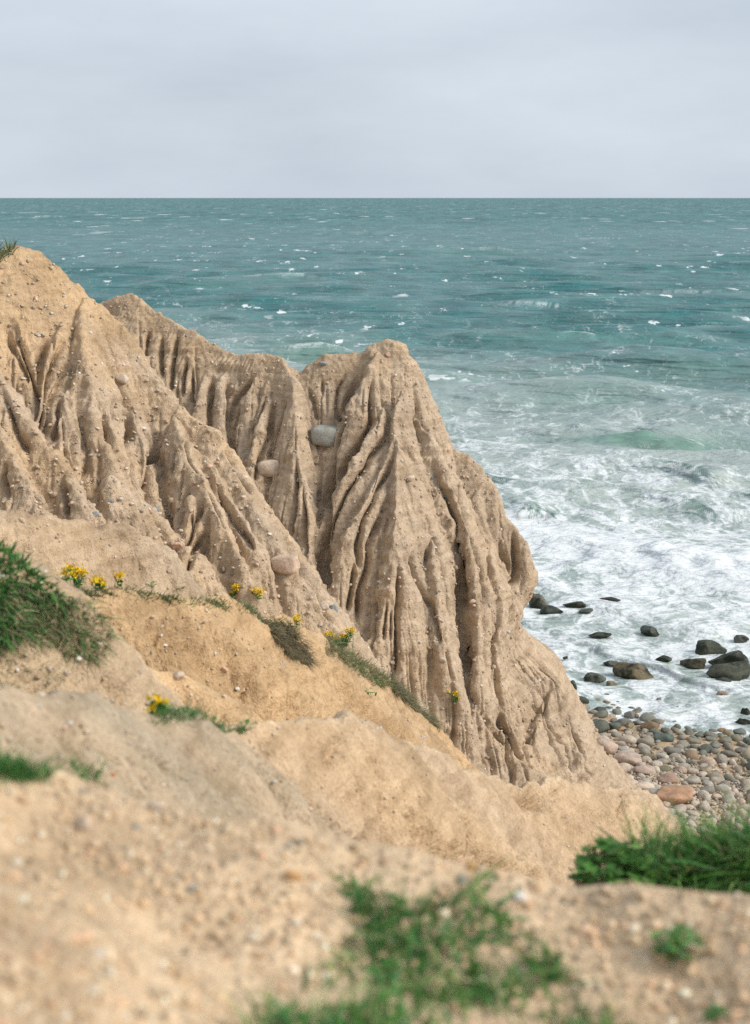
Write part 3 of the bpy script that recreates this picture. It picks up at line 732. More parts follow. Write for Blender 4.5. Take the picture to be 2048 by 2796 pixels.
    nt.links.new(mth(nt, 'MULTIPLY', mapr(nt, fo, 0, 1, 0.24, 0.1, False), mapr(nt, attr(nt, 'far2').outputs['Fac'], 0, 1, 1.0, 0.2)), b.inputs['Specular IOR Level'])
    # chop: three sizes, the largest carries the far sea
    h1 = noise(nt, mapped(0.05, 0.11, 0.15), 1.0, 2, 0.6); h2 = noise(nt, mapped(0.28, 0.55, -0.2), 1.0, 3, 0.62); h3 = noise(nt, mapped(1.4, 2.4, 0.3), 1.0, 3, 0.65)
    cl = mapr(nt, green, 0.1, 0.8, 1.0, 0.25)
    h = mth(nt, 'ADD', mth(nt, 'MULTIPLY', h1, mapr(nt, far_, 0, 1, 2.0, 2.3)), mth(nt, 'ADD', mth(nt, 'MULTIPLY', h2, mapr(nt, far_, 0, 1, 1.0, 0.55)), mth(nt, 'MULTIPLY', h3, mapr(nt, far_, 0, 1, 0.22, 0.04))))
    f2 = attr(nt, 'far2').outputs['Fac']
    h0 = noise(nt, mapped(0.010, 0.028, 0.1), 1.0, 3, 0.65)
    h = mth(nt, 'MULTIPLY', h, mth(nt, 'MULTIPLY', cl, mapr(nt, f2, 0, 1, 1.0, 0.32)))
    h = mth(nt, 'ADD', h, mth(nt, 'MULTIPLY', mth(nt, 'MULTIPLY', h0, f2), 6.0))
    n = bump(nt, h, 1.0, 1.0)
    nt.links.new(n, b.inputs['Normal'])
    # steep facets of a rough sea mirror little sky: part of it is water colour alone
    df = nd(nt, 'ShaderNodeBsdfDiffuse'); nt.links.new(col, df.inputs['Color']); nt.links.new(n, df.inputs['Normal'])
    mx = nd(nt, 'ShaderNodeMixShader'); out = [q for q in nt.nodes if q.type == 'OUTPUT_MATERIAL'][0]
    nt.links.new(mth(nt, 'ADD', mapr(nt, far_, 0, 1, 0.1, 0.38), mth(nt, 'MULTIPLY', f2, 0.24)), mx.inputs[0])
    nt.links.new(b.outputs[0], mx.inputs[1]); nt.links.new(df.outputs[0], mx.inputs[2]); nt.links.new(mx.outputs[0], out.inputs['Surface'])
    return m

dep = np.concatenate([np.arange(radians(26.5), radians(7.6), -radians(0.045)), np.arange(radians(7.6), radians(0.42), -radians(0.036))])
sr_ = np.concatenate([EYE / np.tan(dep), np.geomspace(2600, 30000, 16)])
sth = np.concatenate([-radians(17) - np.cumsum(radians(.1) * 1.07 ** np.arange(42))[::-1], np.arange(-radians(17), radians(17), radians(0.075)), radians(17) + np.cumsum(radians(.1) * 1.07 ** np.arange(42))])
sth = sth[np.abs(sth) < radians(42)]
ST, SR = np.meshgrid(sth, sr_)
sx = SR * np.sin(ST); sy = SR * np.cos(ST)
drow = np.gradient(sr_)[:, None]; dcol = SR * radians(0.075)
s_off = shore(sx, sy)
Z = np.zeros_like(sx)
wr = np.random.default_rng(21)
wx_ = sx + 5 * perlin2(sx, sy, 40, 31); wy_ = sy + 5 * perlin2(sx, sy, 40, 32)
GRP = [perlin2(sx, sy, q, 40 + i) for i, q in enumerate((14, 30, 60, 120))]
for k in range(34):
    lam = 3.2 * (46 / 3.2) ** (k / 33.0)
    a = radians(12) + wr.normal() * radians(24)
    kx, ky = sin(a) * 2 * pi / lam, cos(a) * 2 * pi / lam
    ph = wr.uniform(0, 2 * pi)
    amp = 0.0095 * lam ** 0.95
    fade = sstep(2.2, 5.0, lam / np.maximum(drow, 1e-3)) * sstep(0.5, 1.0, lam / dcol)
    grp = 0.55 + 0.9 * np.clip(GRP[min(3, k // 9)] * (1 if k % 2 else -1) + 0.25, 0, 1)
    w = np.sin(wx_ * kx + wy_ * ky + ph)
    Z += amp * fade * grp * (1.25 * np.exp(1.2 * (w - 1)) * 2 - 1.05)
calm = 0.25 + 0.75 * sstep(8, 45, s_off)
Z *= calm
Z += 0.05 * perlin2(sx, sy, 1.4, 33) * (s_off < 60)
cap = np.zeros_like(Z); green = np.zeros_like(Z); clear = np.zeros_like(Z)
def swell(px, py, half_len, h, width, foamy, grn=0.0, tilt=0.0, curl=0.0):
    """one wave of its own: crest centred under a photo pixel"""
    global Z, cap, green
    t, m = ray(px, py); r = -EYE / m
    x0, y0 = r * sin(t), r * cos(t)
    I = np.where((np.abs(sx - x0) < 2.6 * half_len + 4 * width * abs(sin(tilt)) + 1) & (np.abs(sy - y0) < 4.2 * width + curl * 7 + 2.6 * half_len * abs(sin(tilt))))
    if len(I[0]) == 0: return
    ax, ay = sx[I], sy[I]
    u = (ax - x0) * cos(tilt) + (ay - y0) * sin(tilt); v = -(ax - x0) * sin(tilt) + (ay - y0) * cos(tilt)
    v = v - curl * (u / half_len) ** 2 + 0.15 * width * perlin2(ax, ay, half_len * 0.3, 50)
    env = np.exp(-(np.abs(u) / half_len) ** 2.2)
    prof = np.where(v < 0, np.exp(-(v / (0.6 * width)) ** 2), np.exp(-(v / (1.1 * width)) ** 2))
    Z[I] += h * env * prof - 0.12 * h * env * np.exp(-((v + 1.4 * width) / (0.7 * width)) ** 2)
    jag = perlin2(ax, ay, half_len * 0.16, 51) + 0.6 * perlin2(ax, ay, half_len * 0.05, 52)
    c_ = np.exp(-(((v + 0.12 * width) / (0.16 * width)) ** 2)) * sstep(0.45, 0.75, env + 0.9 * jag) * foamy
    cap[I] = np.maximum(cap[I], np.clip(c_, 0, 1))
    green[I] = np.maximum(green[I], grn * env * np.exp(-((v + 0.35 * width) / (0.62 * width)) ** 2))
    clear[I] = np.maximum(clear[I], min(1, 1.2 * grn) * env * np.exp(-((v + 0.9 * width) / (1.3 * width)) ** 2))
swell(1770, 1212, 6.0, 1.9, 4.8, 0.0, 0.75, 0.0, 2.4)
swell(1450, 1392, 1.5, 0.8, 1.9, 0.8, 0.5, 0.1, 0.6)
swell(745, 765, 11, 1.7, 9, 1.0, 0.2)
swell(560, 780, 16, 1.3, 10, 0.0, 0.15)
swell(1545, 930, 14, 1.5, 7, 0.0, 0.2, 0.02, 2)
swell(1565, 927, 3.5, 0.5, 6, 0.9, 0.1)
swell(1620, 1090, 9, 0.9, 5, 0.0, 0.15, 0.05, 1)
swell(850, 975, 5, 1.3, 5, 0.7, 0.4)
swell(1271, 603, 12, 1.5, 26, 1.0); swell(2040, 808, 8, 1.2, 9, 1.0, 0.1); swell(1800, 800, 10, 0.8, 9, 0.5); swell(620, 855, 9, 1.0, 7, 0.0, 0.12)
swell(1240, 690, 22, 1.4, 18, 0.35, 0.15); swell(1000, 640, 25, 1.4, 20, 0.2, 0.1); swell(180, 728, 6, .8, 10, .9); swell(590, 717, 7, .9, 10, .8); swell(690, 1000, 4, 0.6, 4, 0.5)
swell(130, 592, 16, 1.2, 30, 1.0); swell(40, 580, 16, 1.2, 30, 0.9); swell(210, 598, 10, 1.0, 24, 0.9); swell(290, 575, 10, 1.0, 30, .9)
swell(1350, 690, 7, .7, 12, .7); swell(1640, 652, 7, .7, 14, .7); swell(1450, 832, 5, .6, 8, .7); swell(1590, 585, 10, .8, 30, .8); swell(1030, 677, 6, .6, 12, .8); swell(675, 652, 8, .8, 16, .8)
swell(1200, 1040, 5, .5, 4, .0, .2, .05); swell(1900, 1010, 9, .8, 5, 0.0, .15)
# breaking surf: a wall of white water running in
brk = 18.6 + 2.4 * perlin2(sx, sy, 7, 60) + 1.0 * perlin2(sx, sy, 2.2, 61)
bw = np.exp(-(((s_off - brk) / 1.7) ** 2))
for s0, hh, wd_, sd in ((30, 0.5, 2.0, 1), (11, 0.28, 1.2, 2), (38, 0.6, 2.4, 3), (5.5, 0.16, 0.8, 4)):      # smaller fronts running in
    bb = s0 + 3.0 * perlin2(sx, sy, 9, 160 + sd) + 0.8 * perlin2(sx, sy, 2.5, 170 + sd); q_ = s_off - bb
    fr = np.where(q_ < 0, np.exp(-(q_ / (0.4 * wd_)) ** 2), np.exp(-(q_ / (1.3 * wd_)) ** 2)) * sstep(-0.1, 0.3, perlin2(sx, sy, 7, 180 + sd))
    Z += hh * fr; green = np.maximum(green, 0.3 * fr * sstep(1.2, -0.4, q_) * (s0 > 20))
Z += bw * (0.5 + 0.22 * perlin2(sx, sy, 1.3, 62))
fd = np.interp(s_off + 2.0 * perlin2(sx, sy, 9, 64), [-2, 0, 3, 10, 16, 18, 20, 24, 30, 38, 46, 58, 75, 100, 160, 400], [.52, .47, .43, .45, .53, .95, .95, .49, .39, .30, .23, .17, .11, .06, .02, .0])
fd = fd + 0.16 * perlin2(sx, sy, 6.5, 65) + 0.08 * perlin2(sx, sy, 2.0, 66)
fd = fd - 0.42 * np.clip(clear * (1 + 0.9 * perlin2(sx, sy, 2.2, 69)), 0, 1) * (s_off > 25)
fd = np.clip(np.maximum(fd, 1.05 * bw), 0, 1)
silt = (1 - 0.9 * np.clip(green, 0, 1)) * np.interp(s_off, [-2, 0, 20, 42, 60, 105], [.85, .8, .9, .9, .68, 0.1]) + 0.1 * perlin2(sx, sy, 8, 67)
ext = perlin2(sx, sy, 3.0, 68)
fargate = sstep(90, 160, SR); far2 = sstep(250, 1400, SR)
sidx = np.arange(Z.size).reshape(Z.shape)
SQ = np.stack([sidx[:-1, :-1], sidx[:-1, 1:], sidx[1:, 1:], sidx[1:, :-1]], -1).reshape(-1, 4)
sea_me = mesh_np("sea", np.stack([sx, sy, Z], -1).reshape(-1, 3), SQ, {'foam': fd.ravel(), 'cap': cap.ravel(), 'green': np.clip(green, 0, 1).ravel(), 'silt': np.clip(silt, 0, 1).ravel(), 'far': fargate.ravel(), 'far2': far2.ravel()})
sea = link("sea", sea_me, sea_material()); tag(sea, "teal wind-ruffled sea breaking into white surf near the beach", "sea", kind="structure")
# ------------------------------------------------------------------ stones
import bmesh
def ico(sub):
    bm = bmesh.new(); bmesh.ops.create_icosphere(bm, subdivisions=sub, radius=1.0)
    bm.verts.ensure_lookup_table()
    V = np.array([v.co[:] for v in bm.verts]); Q = np.array([[v.index for v in f.verts] for f in bm.faces]); bm.free()
    return V, Q
ICO = {k: ico(k) for k in (1, 2, 3, 4)}
def stone_shape(seed, sub=2, cuts=4, rough=0.12, depth=(0.62, 0.92), boxy=1.0):
    V, Q = ICO[sub]; g = np.random.default_rng(seed)
    V = np.sign(V) * np.abs(V) ** boxy
    for _ in range(cuts):                                   # worn facets
        n = g.normal(size=3); n /= np.linalg.norm(n); d = g.uniform(*depth)
        k = np.maximum(0, V @ n - d); V -= 0.85 * k[:, None] * n
    V *= (1 + rough * perlin(V[:, 0] + seed, V[:, 1], V[:, 2], 0.9, 70) + 0.4 * rough * perlin(V[:, 0] + seed, V[:, 1], V[:, 2], 0.35, 71))[:, None]
    return V / np.abs(V).max(0), Q
def stone_mesh(seed, sub=2, cuts=4, rough=0.12, mat=None, depth=(0.62, 0.92), boxy=1.0):
    V, Q = stone_shape(seed, sub, cuts, rough, depth, boxy)
    me = mesh_np("stone", V, Q, {'tone': np.ones((len(V), 3))})
    me.materials.append(mat)
    return me
STONE = stone_material("weathered_stone"); WETSTONE = stone_material("wet_weedy_stone", True)
SM = [stone_mesh(100 + k, 2, 5, 0.10, STONE) for k in range(10)]           # cobbles
BM_ = [stone_mesh(200 + k, 3, 11, 0.12, STONE, (0.62, 0.95), 0.62) for k in range(8)]           # boulders
WM = [stone_mesh(300 + k, 4, 9, 0.24, WETSTONE, (0.5, 0.85), 0.85) for k in range(8)]         # wet rocks
PM = [stone_mesh(400 + k, 1, 3, 0.12, STONE) for k in range(8)]            # pebbles

SLAB = [stone_mesh(910 + k, 3, 5, 0.07, STONE, (0.72, 1.05), 0.58) for k in range(3)]
CLOD = stone_mesh(900, 4, 3, 0.55, STONE)
def put(name, me, p, size, rot, col, label=None, cat=None, group=None):
    o = bpy.data.objects.new(name, me); S.collection.objects.link(o)
    o.location = p; o.scale = size; o.rotation_euler = rot; o.color = (*col, 1)
    tag(o, label, cat, group)
    return o
def mpp(r): return r / F                                    # metres per photo pixel at distance r

GREYS = (0.24, 0.24, 0.21); PALE = (0.55, 0.44, 0.34); PINK = (0.56, 0.38, 0.27); TAN = (0.50, 0.37, 0.25); BLUE = (0.27, 0.29, 0.29); WHITE = (0.68, 0.63, 0.56)
# stones set in the cliff, one by one: x, y, width, height in photo pixels
def z1(x, y): return x / 2.2557, 600 + y / 2.2557
def z2(x, y): return 600 + x / 1.8356, 850 + y / 1.8356
def z4(x, y): return x / 1.8356, 1350 + y / 1.8356
def z6(x, y): return 550 + x / 2.065, 1550 + y / 2.065
CL = [(z2(536, 622), 88, 56, (0.33, 0.325, 0.285), "large flat-faced grey boulder wedged at the head of the deep gully", 23),
      (z2(246, 784), 62, 46, PALE, "tan angular block lodged in the fluted cliff left of the deep gully", 23),
      (z2(325, 1270), 74, 50, (0.62, 0.45, 0.33), "orange-pink boulder perched on the long spur above the flowers", 23),
      (z2(950, 838), 26, 18, PALE, "pale oval stone on the bright face right of the sharp arete", 23),
      (z2(528, 1474), 26, 20, PALE, "pale stone at the foot of the deep gully", 23),
      (z2(580, 1492), 30, 40, BLUE, "blue-grey stone at the foot of the deep gully", 23),
      (z2(842, 216), 14, 16, PINK, "orange stone high on the rounded pinnacle", 23),
      (z2(518, 260), 22, 13, BLUE, "grey stone on the notch just left of the pinnacle", 23),
      (z2(675, 757), 13, 10, PALE, "pale stone on the shaded flutes left of the arete", 23),
      (z2(373, 1003), 22, 16, BLUE, "small grey slab in the flutes below the tan block", 23),
      (z2(460, 908), 13, 9, PALE, "pale pebble on the column left of the deep gully", 23),
      (z2(1117, 1108), 22, 14, PINK, "pinkish flat stone under the overhanging bulge right of the arete", 23),
      (z2(1265, 1452), 20, 14, PALE, "tan stone sticking out of the tall column near the nose", 23),
      (z2(1443, 1610), 11, 12, WHITE, "round white stone low on the nose of the cliff", 23),
      (z2(1100, 1400), 13, 10, PALE, "pale stone halfway down the cliff face above the turf clod", 23),
      (z2(1158, 1254), 14, 10, PINK, "orange pebble left of the tall column", 23),
      (z2(1120, 1745), 20, 14, PALE, "pale stone at the foot of the cliff above the lowest flowers", 23),
      (z2(866, 1755), 14, 12, PALE, "pale pebble at the foot of the arete beside a dark rill", 23),
      (z2(918, 1282), 14, 12, PALE, "tan pebble under the tip of the arete", 23),
      (z2(1345, 940), 10, 9, PALE, "small pale stone on the upper nose of the cliff", 23),
      (z2(460, 1437), 12, 9, PALE, "pale pebble on the lower spur beside the orange-pink boulder", 23),
      (z1(970, 1780), 20, 18, BLUE, "round grey cobble in the rubble of the middle gully", 22),
      (z1(980, 1808), 17, 11, PALE, "pale flat cobble just below the round grey one", 22),
      (z1(932, 1782), 16, 16, PINK, "pinkish cobble beside the round grey one in the gully", 22),
      (z1(592, 1816), 18, 16, BLUE, "grey cobble at the dark gully mouth on the left", 22),
      (z1(500, 1616), 15, 12, PALE, "pale stone beside the dark gully on the left", 22),
      (z1(686, 1735), 16, 12, BLUE, "grey stone on the dark gully wall", 22),
      (z1(752, 978), 34, 26, PALE, "tan lump of stone bulging from the upper gullied face", 23),
      (z1(548, 700), 13, 8, WHITE, "pale stone under the upper ledge of the gullied ridge", 23),
      (z1(625, 884), 10, 8, WHITE, "white pebble on the smooth upper gullied face", 23),
      (z1(1060, 830), 13, 8, PALE, "pale stone among the first flutes of the back ridge", 23),
      (z1(1100, 2010), 46, 34, PINK, "pinkish clod of sand hanging over the gully mouth", 22),
      (z4(115, 122), 15, 15, PALE, "round pale stone near the crest of the low bank", 18),
      (z4(1438, 842), 21, 28, PALE, "egg-shaped pale stone in the golden bank under the turf clod", 14),
      (z4(1262, 935), 14, 12, WHITE, "small white stone low on the golden bank", 14),
      (z4(1310, 930), 20, 14, PINK, "pair-like orange stone low on the golden bank", 14),
      (z4(885, 717), 17, 8, WHITE, "flat pale stone in the middle of the golden bank", 14),
      (z4(1112, 775), 10, 12, WHITE, "small white stone in the middle of the golden bank", 14),
      (z4(1178, 850), 18, 16, PINK, "pinkish stone low in the golden bank", 14),
      (z4(905, 890), 34, 30, PALE, "pale lump on the small spur below the turf knoll", 10),
      (z4(580, 1393), 20, 14, (0.42, 0.17, 0.09), "small brick-red stone on the grey silt", 4.6),
      (z4(1585, 1388), 18, 11, (0.10, 0.10, 0.10), "small black stone on the sandy ridge", 4.6),
      (z6(1250, 958), 15, 14, WHITE, "white pebble on the crest of the sandy ridge", 6),
      ((1421, 2450), 44, 36, WHITE, "white blurred pebble on the near gravel right of centre", 0),
      ((1290, 2362), 34, 26, (0.55, 0.33, 0.12), "orange blurred pebble at the near gravel edge", 0),
      ((425, 2208), 44, 34, PALE, "pale blurred stone on the near gravel crest", 0),
      ((225, 2264), 42, 44, PALE, "tan blurred pebble on the near gravel on the left", 0),
      ((270, 2606), 30, 24, WHITE, "small white blurred pebble in the near gravel", 0),
      ((800, 2400), 52, 40, (0.50, 0.31, 0.16), "orange-brown blurred stone on the near gravel", 0)]
sg = np.random.default_rng(5)
for (pxy, w, h, col, lab, rmin) in CL:
    g = ground(*pxy, rmin)
    if g is None: print("no ground", lab); continue
    p, n = g; r = math.hypot(p[0], p[1])
    a, c_ = w * 0.5 * mpp(r), h * 0.5 * mpp(r)
    view = np.array([p[0], p[1], 0]) / r
    put(("clod" if "clod" in lab else "boulder" if w > 40 and r > 20 else "stone"), CLOD if 'clod' in lab else SLAB[int(w) % 3] if w > 55 and r > 20 else BM_[int(sg.integers(8))], p + n * (-0.25 if 'earth' in lab else 0.05 if w > 80 else 0.35 if w > 40 else 0.25) * min(a, c_), (a * 1.08, a * 0.85, c_ * 1.08), (sg.uniform(-.15, .15), sg.uniform(-.15, .15), sg.uniform(-.5, .5)), col, lab, "clod" if "clod" in lab else "boulder" if w > 40 and r > 20 else "stone")

# pebbles everywhere in the sand: the largest as things of their own, the rest as one mass
def rot_batch(n, g):
    q = g.normal(size=(n, 4)); q /= np.linalg.norm(q, axis=1)[:, None]
    w, x, y, z = q.T
    return np.stack([np.stack([1 - 2 * (y * y + z * z), 2 * (x * y - z * w), 2 * (x * z + y * w)], -1), np.stack([2 * (x * y + z * w), 1 - 2 * (x * x + z * z), 2 * (y * z - x * w)], -1), np.stack([2 * (x * z - y * w), 2 * (y * z + x * w), 1 - 2 * (x * x + y * y)], -1)], 1)
BASE1 = [stone_shape(500 + k, 1, 3, 0.10) for k in range(6)]
def mass(name, P, size, col, label, cat, flat=0.7, seed=1):
    g = np.random.default_rng(seed); n = len(P)
    R = rot_batch(n, g); k = g.integers(0, len(BASE1), n)
    base = np.stack([b[0] for b in BASE1])[k]                     # (n,42,3)
    sc = np.stack([g.uniform(0.85, 1.2, n), g.uniform(0.7, 1.0, n), g.uniform(0.5, 0.85, n)], 1) * size[:, None]
    V = np.einsum('nij,nvj->nvi', R, base * sc[:, None, :]) + P[:, None, :]
    Q = BASE1[0][1][None] + (np.arange(n) * base.shape[1])[:, None, None]
    tone = np.repeat(col[:, None, :], base.shape[1], 1)
    me = mesh_np(name, V.reshape(-1, 3), Q.reshape(-1, 3), {'tone': tone.reshape(-1, 3)})
    o = link(name, me, STONE); o.color = (1, 1, 1, 1)
    tag(o, label, cat, kind="stuff")
    return o
PAL = np.array([(0.60, 0.48, 0.37), (0.60, 0.42, 0.31), (0.53, 0.40, 0.28), (0.56, 0.46, 0.35), (0.72, 0.66, 0.58), BLUE, (0.47, 0.33, 0.22), (0.5, 0.41, 0.32)])
PALW = np.array([.30, .16, .20, .16, .10, .015, .02, .10])
def scatter(n, box, rmin, rmax, owners, smin, smax, power, seed, sink=0.2):
    g = np.random.default_rng(seed); P, s = [], []
    for _ in range(n):
        px, py = g.uniform(box[0], box[2]), g.uniform(box[1], box[3])
        r = raycast(px, py, rmin)
        if r is None or r > rmax: continue
        t, m = ray(px, py); i, j = int(row_of(r)), int(round(col_of(t)))
        if OWN[i, j] not in owners: continue
        d = smin * (smax / smin) ** (g.uniform() ** power)
        q = at(px, py, r); pp, nn = surf(q[0], q[1]); P.append(pp + nn * d * (0.5 - sink)); s.append(d * 0.5)
    P = np.array(P); s = np.array(s)
    c = PAL[g.choice(len(PAL), len(P), p=PALW / PALW.sum())] * g.uniform(0.8, 1.15, (len(P), 1))
    return P, s, c
ORD = ["first", "second", "third", "fourth", "fifth", "sixth", "seventh", "eighth", "ninth", "tenth", "eleventh", "twelfth"] + ["%dth" % k for k in range(13, 60)]
WORDS = [((0.55, 0.44, 0.34), "pale"), ((0.56, 0.38, 0.27), "pinkish"), ((0.50, 0.37, 0.25), "tan"), ((0.68, 0.63, 0.56), "white"), ((0.27, 0.29, 0.29), "grey"), ((0.33, 0.22, 0.14), "brown"), ((0.09, 0.095, 0.08), "blackish"), ((0.20, 0.18, 0.12), "olive")]
def colour_word(c):
    c = np.asarray(c); return min(WORDS, key=lambda w: float(np.abs(np.array(w[0]) - c).sum()))[1]
def single_out(items, noun, marks):
    """items (object, point, colour, size): a label of its own for each, by size, colour, landmark and order"""
    med = np.median([i[3] for i in items]); boxes = {}
    for o, p, c, sz in items:
        px, py = project(p)
        mk = min(marks, key=lambda m: (m[0] - px) ** 2 + (m[1] - py) ** 2)[2]
        boxes.setdefault((("larger " if sz > med else "smaller ") + colour_word(c) + " " + noun, mk), []).append((px, o))
    for (what, where), L in boxes.items():
        L.sort(key=lambda t: t[0])
        for k, (_, o) in enumerate(L):
            if len(L) == 1: o['label'] = what + " " + where
            else: o['label'] = ("leftmost " if k == 0 else "rightmost " if k == len(L) - 1 else ORD[k] + " from left, ") + what + " " + where
def split(name, P, s, c, keep, label, group, mlabel, mname, seed, cat="pebble", marks=()):
    order = np.argsort(-s / np.linalg.norm(P - np.array([0, 0, EYE]), axis=1)); g = np.random.default_rng(seed)
    items = []
    for k in order[:keep]:
        o = put(name, PM[int(g.integers(8))], P[k], s[k] * np.array((g.uniform(.95, 1.3), g.uniform(.75, 1), g.uniform(.55, .9))), tuple(g.uniform(-.5, .5, 2)) + (g.uniform(0, 6),), c[k], label, cat, group)
        items.append((o, P[k], c[k], s[k]))
    single_out(items, label, marks)
    k = order[keep:]
    mass(mname, P[k], s[k], c[k], mlabel, cat, seed=seed)
MK = [(60, 760, "on the highest dome of the gullied ridge"), (120, 950, "among the upper left flutes"), (300, 930, "on the smooth upper gullied face"), (60, 1180, "on the spur at the left edge"), (180, 1240, "in the leftmost dark gully"),
      (330, 1150, "in the middle flutes of the gullied ridge"), (300, 1350, "on the dark-sided spur above the low bank"), (480, 1220, "under the peak of the middle spur"), (560, 1400, "on the lower middle spur"), (440, 1430, "in the slumped gully"),
      (470, 960, "below the back ridge crest"), (600, 1050, "in the fine flutes of the back ridge"), (560, 1180, "on the long diagonal crest"), (720, 1120, "on the flutes left of the grey boulder"), (800, 1050, "under the notch in the skyline"), (700, 1300, "around the tan block"),
      (780, 1480, "near the orange-pink boulder"), (840, 1400, "beside the deep gully"), (960, 1080, "left of the pinnacle"), (1080, 980, "on the pinnacle"), (980, 1300, "on the shaded flutes left of the arete"), (960, 1500, "low on the shaded flutes"), (1150, 1180, "just right of the arete top"),
      (1150, 1350, "on the broad bright face"), (1280, 1280, "on the shoulder of the nose"), (1130, 1560, "on the lower bright face"), (1000, 1700, "at the foot of the arete"), (1250, 1500, "on the tall column"), (1330, 1600, "between the two tall columns"), (1400, 1480, "on the nose"), (1430, 1650, "under the nose"),
      (1180, 1780, "at the cliff foot above the turf"), (1330, 1820, "in the undercut above the apron"), (1430, 1850, "on the upper apron"), (1520, 1980, "on the right apron"), (1400, 2030, "on the lower apron"), (1250, 2000, "in the hollow below the turf"), (660, 1560, "behind the twin-headed flower"), (880, 1660, "above the largest flower plant")]
P_, s_, c_ = scatter(7000, (0, 680, 1660, 2110), 23, 47, (CLIFF, GULLIED), 0.022, 0.115, 2.1, 81, 0.33)
split("pebble", P_, s_, c_, 260, "pebble", "pebbles set in the sand cliff", "small pale pebbles studding the cliff and gullied ridge", "embedded_pebbles", 82, marks=MK)
HOLLOW = (H - boxblur(boxblur(H, 14, 0), 20, 1)).astype(np.float32)
P_, s_, c_ = scatter(9000, (0, 800, 1660, 2110), 23, 47, (CLIFF, GULLIED), 0.03, 0.15, 2.0, 77, 0.36)
k = np.array([sample(HOLLOW, np.array([q[0]]), np.array([q[1]]))[0] < -0.16 for q in P_])
mass("fallen_clods", P_[k], s_[k], np.array((0.47, 0.36, 0.26)) * RNG.uniform(0.8, 1.15, (int(k.sum()), 1)), "crumbled sand clods fallen into the gullies of the cliff", "clods", seed=78)
P_, s_, c_ = scatter(1500, (0, 1370, 1320, 2000), 9, 25, (LOW, FLOWER, KNOLL), 0.010, 0.058, 2.2, 83, 0.34)
MK = [(100, 1480, "on the left of the low bank"), (350, 1520, "on the right of the low bank"), (400, 1680, "high in the golden bank below the flowers"), (620, 1700, "below the twin-headed flower"), (450, 1820, "on the small spur below the knoll"), (680, 1850, "low in the middle golden bank"), (900, 1830, "under the turf strip"), (1100, 1960, "on the lower end of the golden bank"), (120, 1790, "on the slope below the knoll")]
split("pebble", P_, s_, c_, 60, "pebble", "pebbles in the golden bank", "small pebbles in the golden sand banks", "bank_pebbles", 84, marks=MK)
P_, s_, c_ = scatter(1500, (0, 1830, 1900, 2440), 4.6, 22, (SANDY, LEDGE), 0.007, 0.04, 2.2, 85, 0.34)
MK = [(100, 1930, "on the grey silt at the left edge"), (380, 2030, "on the grey silt"), (550, 2150, "at the foot of the grey silt"), (750, 2050, "on the sandy ridge right of the silt"), (950, 2000, "on the sandy ridge knob"), (1000, 2200, "low on the sandy ridge"), (1250, 2200, "on the middle of the sandy ridge"), (1450, 2280, "on the lower right of the sandy ridge"), (1650, 2180, "on the far end of the sandy ridge")]
split("pebble", P_, s_, c_, 60, "pebble", "pebbles on the sandy ridge", "small pebbles strewn over the sandy ridge", "ridge_pebbles", 86, marks=MK)
P_, s_, c_ = scatter(4600, (-120, 2090, 2170, 2830), 0.9, 4.6, (GRAVEL,), 0.006, 0.036, 1.7, 87, 0.40)
c_ = np.clip(0.85 * c_ * np.array((1.22, 1.17, 1.05)) + 0.1 * np.array((0.6, 0.42, 0.2)), 0, 0.85)
MK = [(150, 2250, "on the gravel crest at the left"), (150, 2500, "on the gravel at the left edge"), (150, 2720, "in the bottom left corner"), (450, 2350, "on the left gravel below the pale stone"), (450, 2560, "on the middle left gravel"), (450, 2740, "at the bottom left of the grass"), (750, 2350, "on the gravel crest left of centre"), (760, 2550, "on the gravel left of the grass"),
      (1100, 2360, "on the gravel crest behind the grass"), (1100, 2600, "among the blurred grass"), (1450, 2420, "near the white blurred pebble"), (1600, 2560, "on the gravel right of the grass"), (1750, 2740, "on the gravel at the lower right"), (1950, 2520, "on the gravel right of the lone plant"), (1800, 2480, "on the gravel crest at the right")]
split("gravel_stone", P_, s_, c_, 140, "blurred stone", "larger stones of the near gravel", "loose pale gravel on the near slope", "gravel", 88, "stone", MK)

